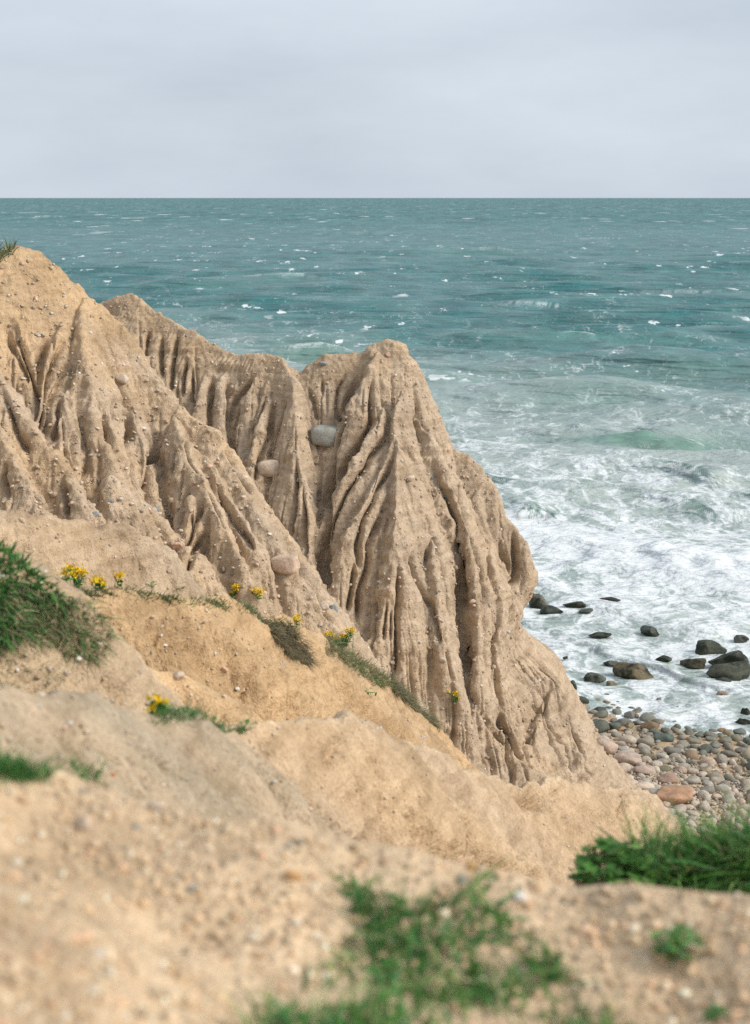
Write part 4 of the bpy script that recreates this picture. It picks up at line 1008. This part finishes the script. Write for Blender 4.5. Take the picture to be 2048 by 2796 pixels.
# ------------------------------------------------------------------ beach cobbles and boulders
DK = (0.075, 0.085, 0.07); DG = (0.11, 0.12, 0.095); OL = (0.20, 0.18, 0.12); BRN = (0.22, 0.15, 0.09); PKB = (0.48, 0.37, 0.30)
def zb(x, y): return 1550 + x / 3.317, 1850 + y / 3.317
BB = [(zb(285, 500), 66, 58, DG, "large dark grey angular boulder at the cliff foot"), (zb(425, 475), 40, 30, DG, "dark wedge-shaped rock right of the large dark boulder"),
      (zb(510, 440), 50, 28, (0.17, 0.17, 0.15), "mid grey boulder behind the dark wedge-shaped rock"), (zb(740, 475), 56, 30, BRN, "brown slab of rock in the middle of the cobbles"),
      (zb(345, 668), 68, 46, PKB, "pinkish tan rounded boulder below the large dark boulder"), (zb(560, 780), 80, 40, PKB, "broad pink slab lying low among the cobbles"),
      (zb(700, 880), 66, 34, PKB, "pink flat rock continuing below the broad pink slab"), (zb(870, 580), 60, 22, (0.10, 0.13, 0.11), "low dark green rock in the middle of the beach"),
      (zb(1370, 980), 50, 32, (0.42, 0.35, 0.29), "pinkish grey egg-shaped boulder on the right of the beach"), (zb(960, 1150), 110, 62, (0.45, 0.27, 0.17), "big orange-pink boulder behind the end of the sandy ridge"),
      (zb(285, 320), 44, 22, DK, "dark low rock behind the large dark boulder"), (zb(560, 368), 34, 26, (0.19, 0.19, 0.17), "rounded grey boulder near the wet sand"),
      (zb(945, 700), 50, 30, (0.20, 0.19, 0.16), "grey-olive boulder right of the beach centre"), (zb(125, 225), 44, 24, DK, "dark rock hard against the cliff foot by the water"),
      (zb(915, 960), 74, 30, (0.34, 0.23, 0.17), "brownish flat rock above the orange-pink boulder"), (zb(755, 750), 40, 24, OL, "olive boulder right of the broad pink slab"),
      (zb(885, 850), 38, 20, OL, "olive flat cobble below the beach centre"), (zb(1255, 865), 36, 22, (0.33, 0.27, 0.19), "tan rounded cobble right of centre on the beach"),
      (zb(1030, 870), 34, 30, PKB, "upright pinkish cobble with a groove"), (zb(1250, 670), 46, 24, DG, "dark flat stone on the right of the beach"),
      (zb(1150, 600), 40, 20, (0.24, 0.22, 0.17), "grey-brown flat rock right of the dark green one"), (zb(1460, 720), 50, 24, (0.19, 0.18, 0.14), "olive flat rock near the right edge of the beach"),
      (zb(1580, 690), 40, 24, (0.22, 0.2, 0.17), "grey cobble at the right edge of the beach"), (zb(1420, 560), 24, 16, (0.55, 0.33, 0.10), "bright orange cobble near the waterline"),
      (zb(1400, 490), 28, 14, (0.36, 0.24, 0.15), "orange-brown flat cobble at the waterline"), (zb(505, 670), 34, 18, (0.42, 0.4, 0.38), "pale grey flat cobble below the pinkish tan boulder"),
      (zb(560, 460), 30, 24, (0.30, 0.23, 0.14), "yellow-brown block beside the mid grey boulder"), (zb(445, 250), 26, 14, DK, "small dark rock on the wet sand spit"), (zb(250, 200), 26, 10, DK, "flat dark stone on the wet sand spit"),
      (zb(370, 180), 30, 12, DG, "grey flat stone at the edge of the wet sand spit"), (zb(1560, 510), 40, 16, (0.15, 0.17, 0.15), "greenish boulder half in the surf at the waterline"), (zb(250, 490), 17, 13, PKB, "small pale cobble leaning on the large dark boulder"), (zb(475, 480), 20, 14, (0.38, 0.2, 0.1), "rust-orange cobble beside the large dark boulder")]
taken = []
for k, ((px, py), w, h, col, lab) in enumerate(BB):
    t, m = ray(px, py)
    r = raycast(px, py, 26) or -EYE / m
    r = min(r, -EYE / m)
    p = at(px, py, r); a = 0.5 * w * mpp(r)
    # the pixel height of a stone seen 22 degrees from above
    c_ = max(0.45 * a, 0.5 * h * mpp(r) * 0.95); b_ = a * 0.8
    put("beach_boulder", BM_[k % 8], p + np.array([p[0], p[1], 0]) / r * b_ * 0.55 + np.array([0, 0, c_ * 0.45]), (a, b_, c_), (sg.uniform(-.15, .15), sg.uniform(-.15, .15), sg.uniform(-.5, .5)), col, lab, "boulder")
    taken.append((p[0], p[1] + b_ * 0.5, a * 0.85))
# cobbles packed over the beach
g = np.random.default_rng(91)
cob = []
grid = {}
def clash(x, y, a):
    for gx in range(int(x // .5) - 1, int(x // .5) + 2):
        for gy in range(int(y // .5) - 1, int(y // .5) + 2):
            for (u, v, b) in grid.get((gx, gy), ()):
                if (x - u) ** 2 + (y - v) ** 2 < (0.80 * (a + b)) ** 2: return True
    return any((x - u) ** 2 + (y - v) ** 2 < (0.7 * (a + b)) ** 2 for u, v, b in taken)
for size in np.r_[g.uniform(0.16, 0.30, 420), g.uniform(0.10, 0.18, 1500), g.uniform(0.05, 0.10, 2600)]:
    px, py = g.uniform(1540, 2230), g.uniform(1868, 2420)
    t, m = ray(px, py); r = -(EYE - 0.5) / m
    x, y = r * sin(t), r * cos(t); s = shore(x, y)
    i, j = int(row_of(r)), int(round(col_of(t)))
    if s > 0.9 or OWN[i, j] != 0: continue
    if s > -3.2 and g.uniform() < 0.42 + 0.3 * perlin2(np.array([x]), np.array([y]), 1.2, 92)[0] and px < 1760: continue    # bare wet sand
    if size < 0.1 and s > -2: continue
    if clash(x, y, size): continue
    grid.setdefault((int(x // .5), int(y // .5)), []).append((x, y, size))
    z = float(VZ[i, j])
    cob.append((x, y, z, size, s))
cob = np.array(cob)
def cob_col(s, g):
    wetf = float(np.clip((s + 5.5) / 4.5 + g.normal() * 0.28, 0, 1))
    dry = np.array([(0.5, 0.41, 0.33), (0.50, 0.43, 0.35), (0.44, 0.39, 0.31), (0.53, 0.45, 0.37), (0.38, 0.35, 0.29), (0.47, 0.37, 0.29), (0.43, 0.41, 0.37)][g.integers(7)])
    wet = np.array([DG, (0.14, 0.145, 0.12), OL, (0.18, 0.165, 0.13), BRN, (0.15, 0.16, 0.135)][g.integers(6)])
    dry = 0.6 * dry + 0.4 * np.array((0.47, 0.39, 0.315)); wet = 0.7 * wet + 0.3 * np.array((0.15, 0.145, 0.12))
    return (dry * (1 - wetf) + 1.25 * wet * wetf) * g.uniform(0.9, 1.2)
order = np.argsort(-cob[:, 3])
wet_lab, dry_lab = "dark rounded cobble on the wet part of the beach near the surf", "pale rounded cobble on the dry part of the beach"
rest = []
n_in = 0; wet_items = []; dry_items = []
for k in order:
    x, y, z, a, s = cob[k]
    th_ = math.atan2(x, y)
    if n_in < 300 and abs(th_) < radians(14.3) :
        n_in += 1
        c = cob_col(s, g); wet = s > -4.5
        o = put("cobble", SM[int(g.integers(10))], (x, y, z + a * 0.22), (a * g.uniform(.95, 1.3), a * g.uniform(.75, 1.0), a * g.uniform(.5, .78)), (g.uniform(-.25, .25), g.uniform(-.25, .25), g.uniform(0, 6)), c, wet_lab if wet else dry_lab, "cobble", "wet cobbles by the surf" if wet else "dry cobbles of the beach")
        (wet_items if wet else dry_items).append((o, (x, y, z), c, a))
    else: rest.append(k)
MK = [(px, py, "beside the " + lab) for (px, py), w, h, c, lab in BB if w > 36 and len(lab.split()) < 9]
single_out(wet_items + dry_items, "cobble", MK)
rest = np.array(rest)
mass("beach_cobbles", cob[rest, :3] + np.c_[0 * rest, 0 * rest, cob[rest, 3] * 0.15], cob[rest, 3] * 1.05, np.array([cob_col(s, g) for s in cob[rest, 4]]), "small cobbles and shingle filling the beach", "cobbles", seed=93)
# shingle of the upper beach
P_, s_, c_ = scatter(2600, (1600, 2060, 2150, 2330), 30, 50, (0,), 0.03, 0.13, 1.3, 94, 0.1)
mass("shingle", P_, s_, np.clip(c_ * np.array((0.85, 0.85, 0.87)), 0, 1), "fine pinkish shingle between the upper beach cobbles", "shingle", seed=95)

# rocks standing in the surf
def z3(x, y): return 1300 + x / 2.2086, 1050 + y / 2.2086
WB = [(375, 1345, 120, 100, (0.16, 0.15, 0.12), "big grey-brown block of rock in the surf beside the cliff nose"), (450, 1374, 140, 40, DK, "low weedy rock in front of the big block by the cliff nose"),
      (590, 1348, 145, 38, (0.07, 0.05, 0.04), "long low reddish-black rock right of the cliff nose"), (660, 1376, 90, 22, DK, "thin black rock just below the long reddish-black one"), (556, 1288, 80, 18, DK, "farthest thin black rock awash beyond the cliff nose"),
      (815, 1308, 140, 16, (0.10, 0.06, 0.05), "flat reddish rock awash with a trail of foam"), (1052, 1502, 120, 50, DK, "lone black hump of rock in the white water"), (745, 1520, 140, 30, DK, "low black rock left of the lone black hump"),
      (1600, 1545, 100, 34, DK, "small black rock at the right edge of the surf"), (1405, 1622, 190, 88, (0.06, 0.07, 0.05), "rearmost of the three big dark boulders on the right"), (1515, 1715, 245, 115, (0.065, 0.075, 0.055), "middle of the three big dark boulders on the right"),
      (1520, 1776, 248, 108, (0.08, 0.085, 0.06), "nearest of the three big dark boulders on the right"), (1318, 1702, 170, 55, (0.085, 0.075, 0.045), "brown-topped rock left of the three big dark boulders"), (1138, 1668, 110, 28, DK, "small low dark rock between the brown boulder and the three big ones"),
      (955, 1768, 258, 92, (0.15, 0.115, 0.06), "large brown boulder in the middle of the surf"), (820, 1690, 110, 28, DG, "grey rock awash behind the large brown boulder"), (712, 1788, 140, 48, DG, "sharp-ridged grey rock left of the large brown boulder"),
      (815, 1815, 72, 30, OL, "small brownish rock below the sharp-ridged grey one"), (562, 1862, 92, 98, (0.06, 0.075, 0.055), "upright dark green boulder at the cliff foot on the waterline"), (490, 1690, 64, 30, DK, "black rock awash close to the sand apron"), (540, 1652, 34, 16, DK, "tiny black rock near the sand apron"),
      (1495, 1796, 112, 22, DK, "flat black rock in front of the three big dark boulders"), (1632, 2000, 70, 60, DK, "black rock cut by the right edge near the beach"), (1605, 2050, 95, 50, DG, "grey rock awash at the right edge near the beach"),
      (1490, 1892, 100, 46, (0.30, 0.22, 0.16), "orange-tinged rock under a sheet of backwash"), (1216, 1965, 38, 28, DK, "small dark green stone at the edge of the foam"), (1240, 2002, 52, 22, DK, "small black stone on the last of the foam"), (1100, 1920, 32, 44, (0.22, 0.22, 0.21), "small pointed grey stone in the foam"),
      (1160, 1960, 40, 18, DK, "dark pebble-like rock left of the small dark green stone"), (1540, 1850, 60, 26, DK, "black rock behind the orange-tinged rock")]
for k, (x, y, w, h, col, lab) in enumerate(WB):
    px, py = z3(x, y); w /= 2.2086; h /= 2.2086
    t, m = ray(px, py); r = -EYE / m
    p = at(px, py, r); a = 0.5 * w * mpp(r)
    c_ = 0.75 * h * mpp(r); b_ = 0.72 * a
    u = np.array([p[0], p[1], 0]) / r
    put("surf_rock", WM[k % 8], p + u * b_ * 0.8 + np.array([0, 0, c_ * 0.12]), (a * 1.08, b_, c_), (sg.uniform(-.06, .06), sg.uniform(-.06, .06), sg.uniform(-.3, .3)), col, lab, "rock")
# ------------------------------------------------------------------ grass, flowers, leafy plants
LEAF = leaf_material("leaf"); PETAL = leaf_material("petal", 0.7, 0.15)
GREEN = [(0.07, 0.22, 0.05), (0.09, 0.27, 0.06), (0.055, 0.18, 0.05), (0.16, 0.30, 0.075), (0.07, 0.22, 0.08)]
STRAW = [(0.52, 0.42, 0.25), (0.44, 0.35, 0.20), (0.30, 0.24, 0.15), (0.25, 0.22, 0.11)]
DULL = [(0.22, 0.23, 0.12), (0.17, 0.20, 0.10), (0.29, 0.25, 0.15), (0.13, 0.18, 0.09)]
def inside(poly, x, y):
    c = False; n = len(poly)
    for i in range(n):
        (x1, y1), (x2, y2) = poly[i], poly[i - 1]
        if (y1 > y) != (y2 > y) and x < (x2 - x1) * (y - y1) / (y2 - y1) + x1: c = not c
    return c
def blades(P, D, L, W, bend, col, g):
    """P base, D initial direction, L length, W width, bend = droop direction (n,3)"""
    n = len(P)
    side = np.cross(D, g.normal(size=(n, 3))); side /= np.linalg.norm(side, axis=1)[:, None] + 1e-9
    V = np.zeros((n, 7, 3)); T = np.zeros((n, 7, 3))
    for k, (t, wf) in enumerate(((0, 0.8), (0.35, 1.0), (0.7, 0.7))):
        c = P + D * (L * t)[:, None] + bend * (L * t * t)[:, None]
        V[:, 2 * k] = c - side * (W * wf * 0.5)[:, None]; V[:, 2 * k + 1] = c + side * (W * wf * 0.5)[:, None]
    V[:, 6] = P + D * L[:, None] + bend * L[:, None]
    for k in range(7): T[:, k] = col
    F_ = np.array([[0, 1, 3], [0, 3, 2], [2, 3, 5], [2, 5, 4], [4, 5, 6]])
    Q = F_[None] + (np.arange(n) * 7)[:, None, None]
    return V.reshape(-1, 3), Q.reshape(-1, 3), T.reshape(-1, 3)
def pick(pal, n, g): return np.array(pal)[g.integers(0, len(pal), n)] * g.uniform(0.75, 1.25, (n, 1))
def grass(name, poly, n, rmin, rmax, length, width, pal, droop, label, seed, clump=0.0, lift=0.0, down=0.35, thr=-0.2, csc=0.35):
    g = np.random.default_rng(seed)
    xs = [p[0] for p in poly]; ys = [p[1] for p in poly]
    P, N_ = [], []; tries = 0
    want = int(n * (2.2 if clump else 1))
    while len(P) < want and tries < want * 6:
        tries += 1
        px, py = g.uniform(min(xs), max(xs)), g.uniform(min(ys), max(ys))
        if not inside(poly, px, py): continue
        r = raycast(px, py + lift, rmin)
        if r is None or r > rmax: continue
        t, m = ray(px, py + lift); i, j = int(row_of(r)), int(round(col_of(t)))
        P.append(np.array((VX[i, j], VY[i, j], VZ[i, j])) - NRM[i, j] * 0.006); N_.append(NRM[i, j])
    P = np.array(P); N_ = np.array(N_)
    if clump:
        k = perlin(P[:, 0], P[:, 1], P[:, 2], csc, seed) > thr + clump * g.normal(size=len(P)) * 0.5
        P = P[k][:n]; N_ = N_[k][:n]
    n = len(P)
    P = P + g.normal(size=(n, 3)) * [0.012, 0.012, 0]
    D = 0.55 * N_ + np.array([0, 0, 0.75]) + g.normal(size=(n, 3)) * 0.45; D /= np.linalg.norm(D, axis=1)[:, None]
    L = length * g.lognormal(0, 0.35, n); W = width * g.uniform(0.6, 1.3, n)
    bend = g.normal(size=(n, 3)) * 0.35 + np.array([-0.1, -0.1, -droop]) + N_ * [1, 1, 0] * down
    V, Q, T = blades(P, D, L, W, bend, pick(pal, n, g), g)
    me = mesh_np(name, V, Q, {'tone': T}, smooth=False)
    o = link(name, me, LEAF); tag(o, label, "grass", kind="stuff")
    return o
grass("crest_grass", [(-300, 600), (0, 650), (30, 655), (52, 668), (40, 690), (0, 720), (-300, 720)], 900, 30, 36, 0.28, 0.03, GREEN[:1] + DULL, 0.3, "dark turf on the highest crest at the upper left edge", 101)
grass("knoll_grass", [(-200, 1420), (0, 1450), (60, 1520), (140, 1590), (215, 1640), (150, 1680), (90, 1715), (0, 1740), (-200, 1740)], 5200, 9.5, 13.2, 0.065, 0.016, GREEN + GREEN + GREEN + DULL[:1] + STRAW[:1], 0.35, "thick green grass on the knoll at the left", 102, clump=0.4, thr=-0.5)
grass("knoll_grass", [(40, 1560), (140, 1600), (240, 1640), (300, 1675), (325, 1710), (318, 1750), (290, 1785), (250, 1765), (200, 1730), (110, 1725), (0, 1740), (-50, 1700)], 3400, 9.5, 13.2, 0.075, 0.011, STRAW + DULL[:3] + GREEN[:3], 0.9, "dry straw-coloured grass hanging over the edge of the knoll", 103, down=0.6)
grass("slope_grass", [(-50, 1740), (100, 1745), (200, 1770), (220, 1840), (100, 1860), (-50, 1850)], 500, 5, 13, 0.05, 0.005, DULL + STRAW[:1], 0.4, "thin dull grass on the slope below the knoll", 104)
grass("ridge_turf", [(150, 1575), (400, 1585), (620, 1600), (760, 1650), (830, 1700), (830, 1725), (740, 1672), (610, 1632), (470, 1612), (300, 1608), (160, 1608)], 3400, 14.5, 20.5, 0.055, 0.008, DULL + GREEN[:2] + DULL, 0.3, "short turf along the crest with the yellow flowers", 105, clump=0.5, lift=6, thr=-0.1)
grass("ridge_turf", [(740, 1660), (800, 1690), (850, 1750), (880, 1790), (850, 1800), (800, 1780), (755, 1720)], 3400, 17, 21.5, 0.12, 0.010, [(0.16, 0.12, 0.07), (0.22, 0.17, 0.10), (0.11, 0.085, 0.05)] + DULL[:1], 1.0, "brown rooty turf clod overhanging the golden bank", 106, down=0.5)
grass("ridge_turf", [(900, 1735), (980, 1775), (1060, 1825), (1080, 1860), (1040, 1870), (960, 1815), (890, 1765)], 2200, 19, 24, 0.12, 0.008, DULL + STRAW[2:] + GREEN[:1], 0.6, "grey-green turf strip below the flowers at the foot of the cliff", 107)
grass("ridge_turf", [(1075, 1845), (1150, 1880), (1240, 1920), (1285, 1965), (1270, 1990), (1210, 1965), (1130, 1915), (1080, 1880)], 3200, 21, 26, 0.16, 0.009, DULL + STRAW[2:] + [(0.19, 0.165, 0.11)], 0.8, "dense grey-brown turf at the lower end of the flowered ridge", 108)
grass("sandy_ridge_grass", [(420, 1920), (560, 1925), (690, 1922), (700, 1945), (560, 1958), (420, 1955)], 700, 7, 11.5, 0.06, 0.007, GREEN + DULL, 0.3, "low green tufts on the crest of the sandy ridge", 109, clump=0.6, lift=8)
grass("ledge_grass", [(1720, 2360), (1780, 2330), (1900, 2310), (2200, 2290), (2200, 2390), (2000, 2390), (1850, 2410), (1740, 2410)], 6000, 5.5, 8, 0.21, 0.012, GREEN + [(0.17, 0.34, 0.08), (0.12, 0.32, 0.07), (0.24, 0.36, 0.12)] + DULL[:1], 0.45, "lush green grass on the ledge at the right edge", 110, lift=25)
FG = [(930, 2395), (1060, 2405), (1200, 2465), (1330, 2440), (1420, 2540), (1560, 2660), (1700, 2800), (1700, 2850), (600, 2850), (720, 2770), (870, 2700), (900, 2600), (980, 2520)]
grass("near_grass", FG, 1500, 0.9, 4.6, 0.085, 0.011, GREEN + GREEN + [(0.2, 0.33, 0.1)] + DULL[:1], 0.5, "blurred green grass growing through the gravel at the bottom", 111, clump=0.7, thr=0.15, csc=0.2)
grass("near_grass", [(-150, 2050), (20, 2062), (110, 2080), (140, 2100), (60, 2105), (-150, 2095)], 900, 3.2, 8, 0.06, 0.006, GREEN, 0.4, "green tuft on the gravel crest at the left edge", 112, lift=20)
grass("silt_grass", [(205, 2060), (290, 2075), (290, 2105), (220, 2105)], 160, 4.4, 8, 0.05, 0.006, GREEN, 0.4, "small green tuft on the grey silt", 113)

def tube(P, r, sides=4):
    P = np.asarray(P); n = len(P); V = []
    for k in range(n):
        d = P[min(k + 1, n - 1)] - P[max(k - 1, 0)]; d /= np.linalg.norm(d) + 1e-9
        u = np.cross(d, (0.3, 0.9, 0.1)); u /= np.linalg.norm(u) + 1e-9; v = np.cross(d, u)
        rad = r * (1 - 0.5 * k / (n - 1))
        for a in range(sides): V.append(P[k] + rad * (cos(2 * pi * a / sides) * u + sin(2 * pi * a / sides) * v))
    Q = [[k * sides + a, k * sides + (a + 1) % sides, (k + 1) * sides + (a + 1) % sides, (k + 1) * sides + a] for k in range(n - 1) for a in range(sides)]
    return np.array(V), np.array(Q)
def goldenrod(px, py, rmin, heads, height, label, seed, leafy=1.0):
    gr_ = ground(px, py, rmin)
    if gr_ is None: print("no ground", label); return
    p, nrm = gr_; g = np.random.default_rng(seed)
    root = bpy.data.objects.new("flowering_plant", None); S.collection.objects.link(root); root.location = p
    tag(root, label, "flower", "yellow flowering plants")
    LV, LQ, LT = [], [], []; off = 0
    r = math.hypot(p[0], p[1]); k_ = mpp(r)
    for (dx, dz, size) in heads:                 # offsets in photo pixels at the plant's distance
        tip = np.array([dx * k_, g.normal() * 0.05, dz * k_])
        b0 = np.array([dx * k_ * 0.35 + g.normal() * 0.01, g.normal() * 0.03, -0.02])
        ts = np.linspace(0, 1, 6)[:, None]
        path = b0 * (1 - ts) + tip * ts + np.array([0.03, 0, 0]) * np.sin(ts * pi) * g.normal()
        V, Q = tube(path, 0.006)
        link("stem", mesh_np("stem", V, Q, {'tone': np.tile((0.10, 0.16, 0.05), (len(V), 1))}), LEAF, root)
        m = int(16 * leafy)
        t = g.uniform(0.05, 0.92, m); base = b0 + (tip - b0) * t[:, None]
        D = g.normal(size=(m, 3)) * [1, 1, 0.3] + [0, 0, 0.45]; D /= np.linalg.norm(D, axis=1)[:, None]
        V, Q, T = blades(base, D, g.uniform(0.05, 0.11, m), np.full(m, 0.022), np.tile((0, 0, -0.35), (m, 1)), pick(GREEN[1:4], m, g), g)
        LV.append(V); LQ.append(Q + off); LT.append(T); off += len(V)
        # the head: curved sprays of tiny florets
        nf = int(40 * size); s_ = 0.038 * size
        c = tip + g.normal(size=(nf, 3)) * [s_, s_ * 0.8, s_ * 0.55] + [0, 0, s_ * 0.3]
        D = g.normal(size=(nf, 3)) + [0, 0, 0.6]; D /= np.linalg.norm(D, axis=1)[:, None]
        V, Q, T = blades(c, D, np.full(nf, 0.036), np.full(nf, 0.026), g.normal(size=(nf, 3)) * 0.3, np.array([(0.86, 0.60, 0.02)]) * g.uniform(0.75, 1.15, (nf, 1)), g)
        link("flower_head", mesh_np("flower_head", V, Q, {'tone': T}, smooth=False), PETAL, root)
    link("leaves", mesh_np("leaves", np.concatenate(LV), np.concatenate(LQ), {'tone': np.concatenate(LT)}, smooth=False), LEAF, root)
    return root
goldenrod(190, 1594, 14, [(-12, 26, 1.0), (-4, 44, .7)], .3, "leftmost yellow flower cluster on the golden ridge crest", 201)
goldenrod(222, 1594, 14, [(-12, 34, 1.2), (0, 42, 1.2), (14, 38, 1.0), (-4, 30, .9)], .3, "widest yellow flower cluster on the crest, second from the left", 202, 1.3)
goldenrod(273, 1597, 14, [(-14, 24, .6), (0, 22, .9), (6, 12, .8)], .25, "low yellow flower cluster, third from the left on the crest", 203, 1.2)
goldenrod(334, 1597, 14, [(2, 30, 1.0), (-4, 14, .7)], .25, "yellow flower cluster fourth from the left, before the bare crest", 204, 1.2)
goldenrod(643, 1628, 14, [(0, 34, 1.1), (2, 26, .9), (-14, 14, .6)], .3, "tall yellow flower left of the twin heads on the crest", 205)
goldenrod(702, 1634, 14, [(-12, 20, 1.0), (8, 22, 1.1), (4, 14, .8)], .3, "twin-headed yellow flower on the crest", 206)
goldenrod(813, 1700, 15, [(0, 16, 1.0), (-6, 8, .6)], .2, "single low yellow flower above the brown turf clod", 207)
goldenrod(938, 1760, 17, [(20, 46, 1.2), (26, 38, 1.0), (12, 38, .9), (-4, 24, 1.0), (-32, 34, .9), (-44, 30, .8), (-26, 20, .7), (8, 26, .7)], .4, "largest yellow flower plant with several heads in front of the cliff foot", 208, 1.6)
goldenrod(1246, 1916, 20, [(0, 26, .9), (-24, 30, .6), (4, 14, .8), (-8, 22, .6)], .3, "lowest yellow flower at the end of the turf", 209)
goldenrod(440, 1938, 6, [(-4, 48, .55), (-12, 28, .3)], .2, "yellow flower on the blurred sandy ridge crest", 210, 1.6)

def leafy(px, py, rmin, n, leaf, spread_, height, label, seed, pal=GREEN, lobes=True, name="leafy_plant"):
    gr_ = ground(px, py, rmin)
    if gr_ is None: print("no ground", label); return
    p, _ = gr_; g = np.random.default_rng(seed)
    root = bpy.data.objects.new(name, None); S.collection.objects.link(root); root.location = p
    tag(root, label, "plant")
    stems_v, stems_q, o_ = [], [], 0
    for k in range(n):
        a = g.uniform(0, 2 * pi); rad = spread_ * math.sqrt(g.uniform()); z = height * g.uniform(0.3, 1.0) * (1 - 0.5 * (rad / spread_) ** 2)
        c = np.array([rad * cos(a), rad * sin(a), z])
        L = leaf * g.uniform(0.65, 1.25)
        u = np.array([cos(a + g.normal() * .8), sin(a + g.normal() * .8), g.uniform(-.35, .35)]); u /= np.linalg.norm(u)
        v = np.cross((0, 0, 1), u) + g.normal(size=3) * .25; v /= np.linalg.norm(v); w = np.cross(u, v)
        ts = np.linspace(0, 2 * pi, 13)[:-1]
        rr_ = (0.5 + (0.13 * np.cos(5 * ts) if lobes else -0.25 * np.abs(np.sin(ts)))) * L
        V = [c] + [c + u * (rr_[i] * cos(ts[i])) + v * (rr_[i] * sin(ts[i])) + w * 0.25 * rr_[i] * (abs(sin(ts[i])) - 0.35) for i in range(12)]
        Q = np.array([[0, 1 + i, 1 + (i + 1) % 12] for i in range(12)])
        col = np.array(pal[g.integers(len(pal))]) * g.uniform(0.8, 1.35)
        link("leaf", mesh_np("leaf", np.array(V), Q, {'tone': np.tile(col, (13, 1))}), LEAF, root)
        sv, sq = tube(np.linspace(np.array([c[0] * .15, c[1] * .15, -0.01]), c, 4), leaf * 0.03, 3)
        stems_v.append(sv); stems_q.append(sq + o_); o_ += len(sv)
    V = np.concatenate(stems_v)
    link("stems", mesh_np("stems", V, np.concatenate(stems_q), {'tone': np.tile((0.08, 0.14, 0.04), (len(V), 1))}), LEAF, root)
    return root
BR = [(0.08, 0.21, 0.04), (0.11, 0.25, 0.05), (0.06, 0.17, 0.035), (0.15, 0.27, 0.07)]
leafy(1675, 2425, 5, 150, 0.062, 0.20, 0.24, "broad-leaved bright green plant at the front of the right-hand grass ledge", 301, BR)
leafy(1595, 2425, 5, 30, 0.05, 0.07, 0.14, "small-leaved grey-green plant left of the broad-leaved one", 302, DULL + BR[2:3])
leafy(1855, 2600, 0, 90, 0.030, 0.075, 0.07, "lone leafy green plant on the gravel at the right", 303, GREEN + BR[:1], False)
leafy(1955, 2775, 0, 24, 0.022, 0.03, 0.04, "small green sprig in the bottom right corner", 304, GREEN, False)
leafy(430, 1592, 14, 16, 0.05, 0.09, 0.12, "bushy green sprig on the bare part of the flowered crest", 305, DULL[:2] + GREEN[:2], False)
leafy(500, 1602, 14, 12, 0.05, 0.10, 0.06, "low grey-green plant on the crest right of the bushy sprig", 306, DULL, False)
leafy(1016, 1900, 14, 14, 0.06, 0.10, 0.14, "small green plant alone on the lower golden bank", 307, GREEN, False)
leafy(600, 1945, 6, 22, 0.035, 0.09, 0.08, "green plant at the middle of the sandy ridge crest", 308, GREEN + DULL[:1], False)
leafy(470, 1945, 6, 26, 0.035, 0.08, 0.06, "low green plant beside the flower on the sandy ridge", 309, BR[:1] + GREEN, False)
leafy(690, 1940, 6, 10, 0.03, 0.05, 0.05, "tiny green plant at the right end of the tufts on the sandy ridge", 310, GREEN, False)
leafy(1310, 2425, 0, 1 + 8, 0.03, 0.05, 0.04, "tiny green sprig behind the blurred near grass", 311, GREEN, False)
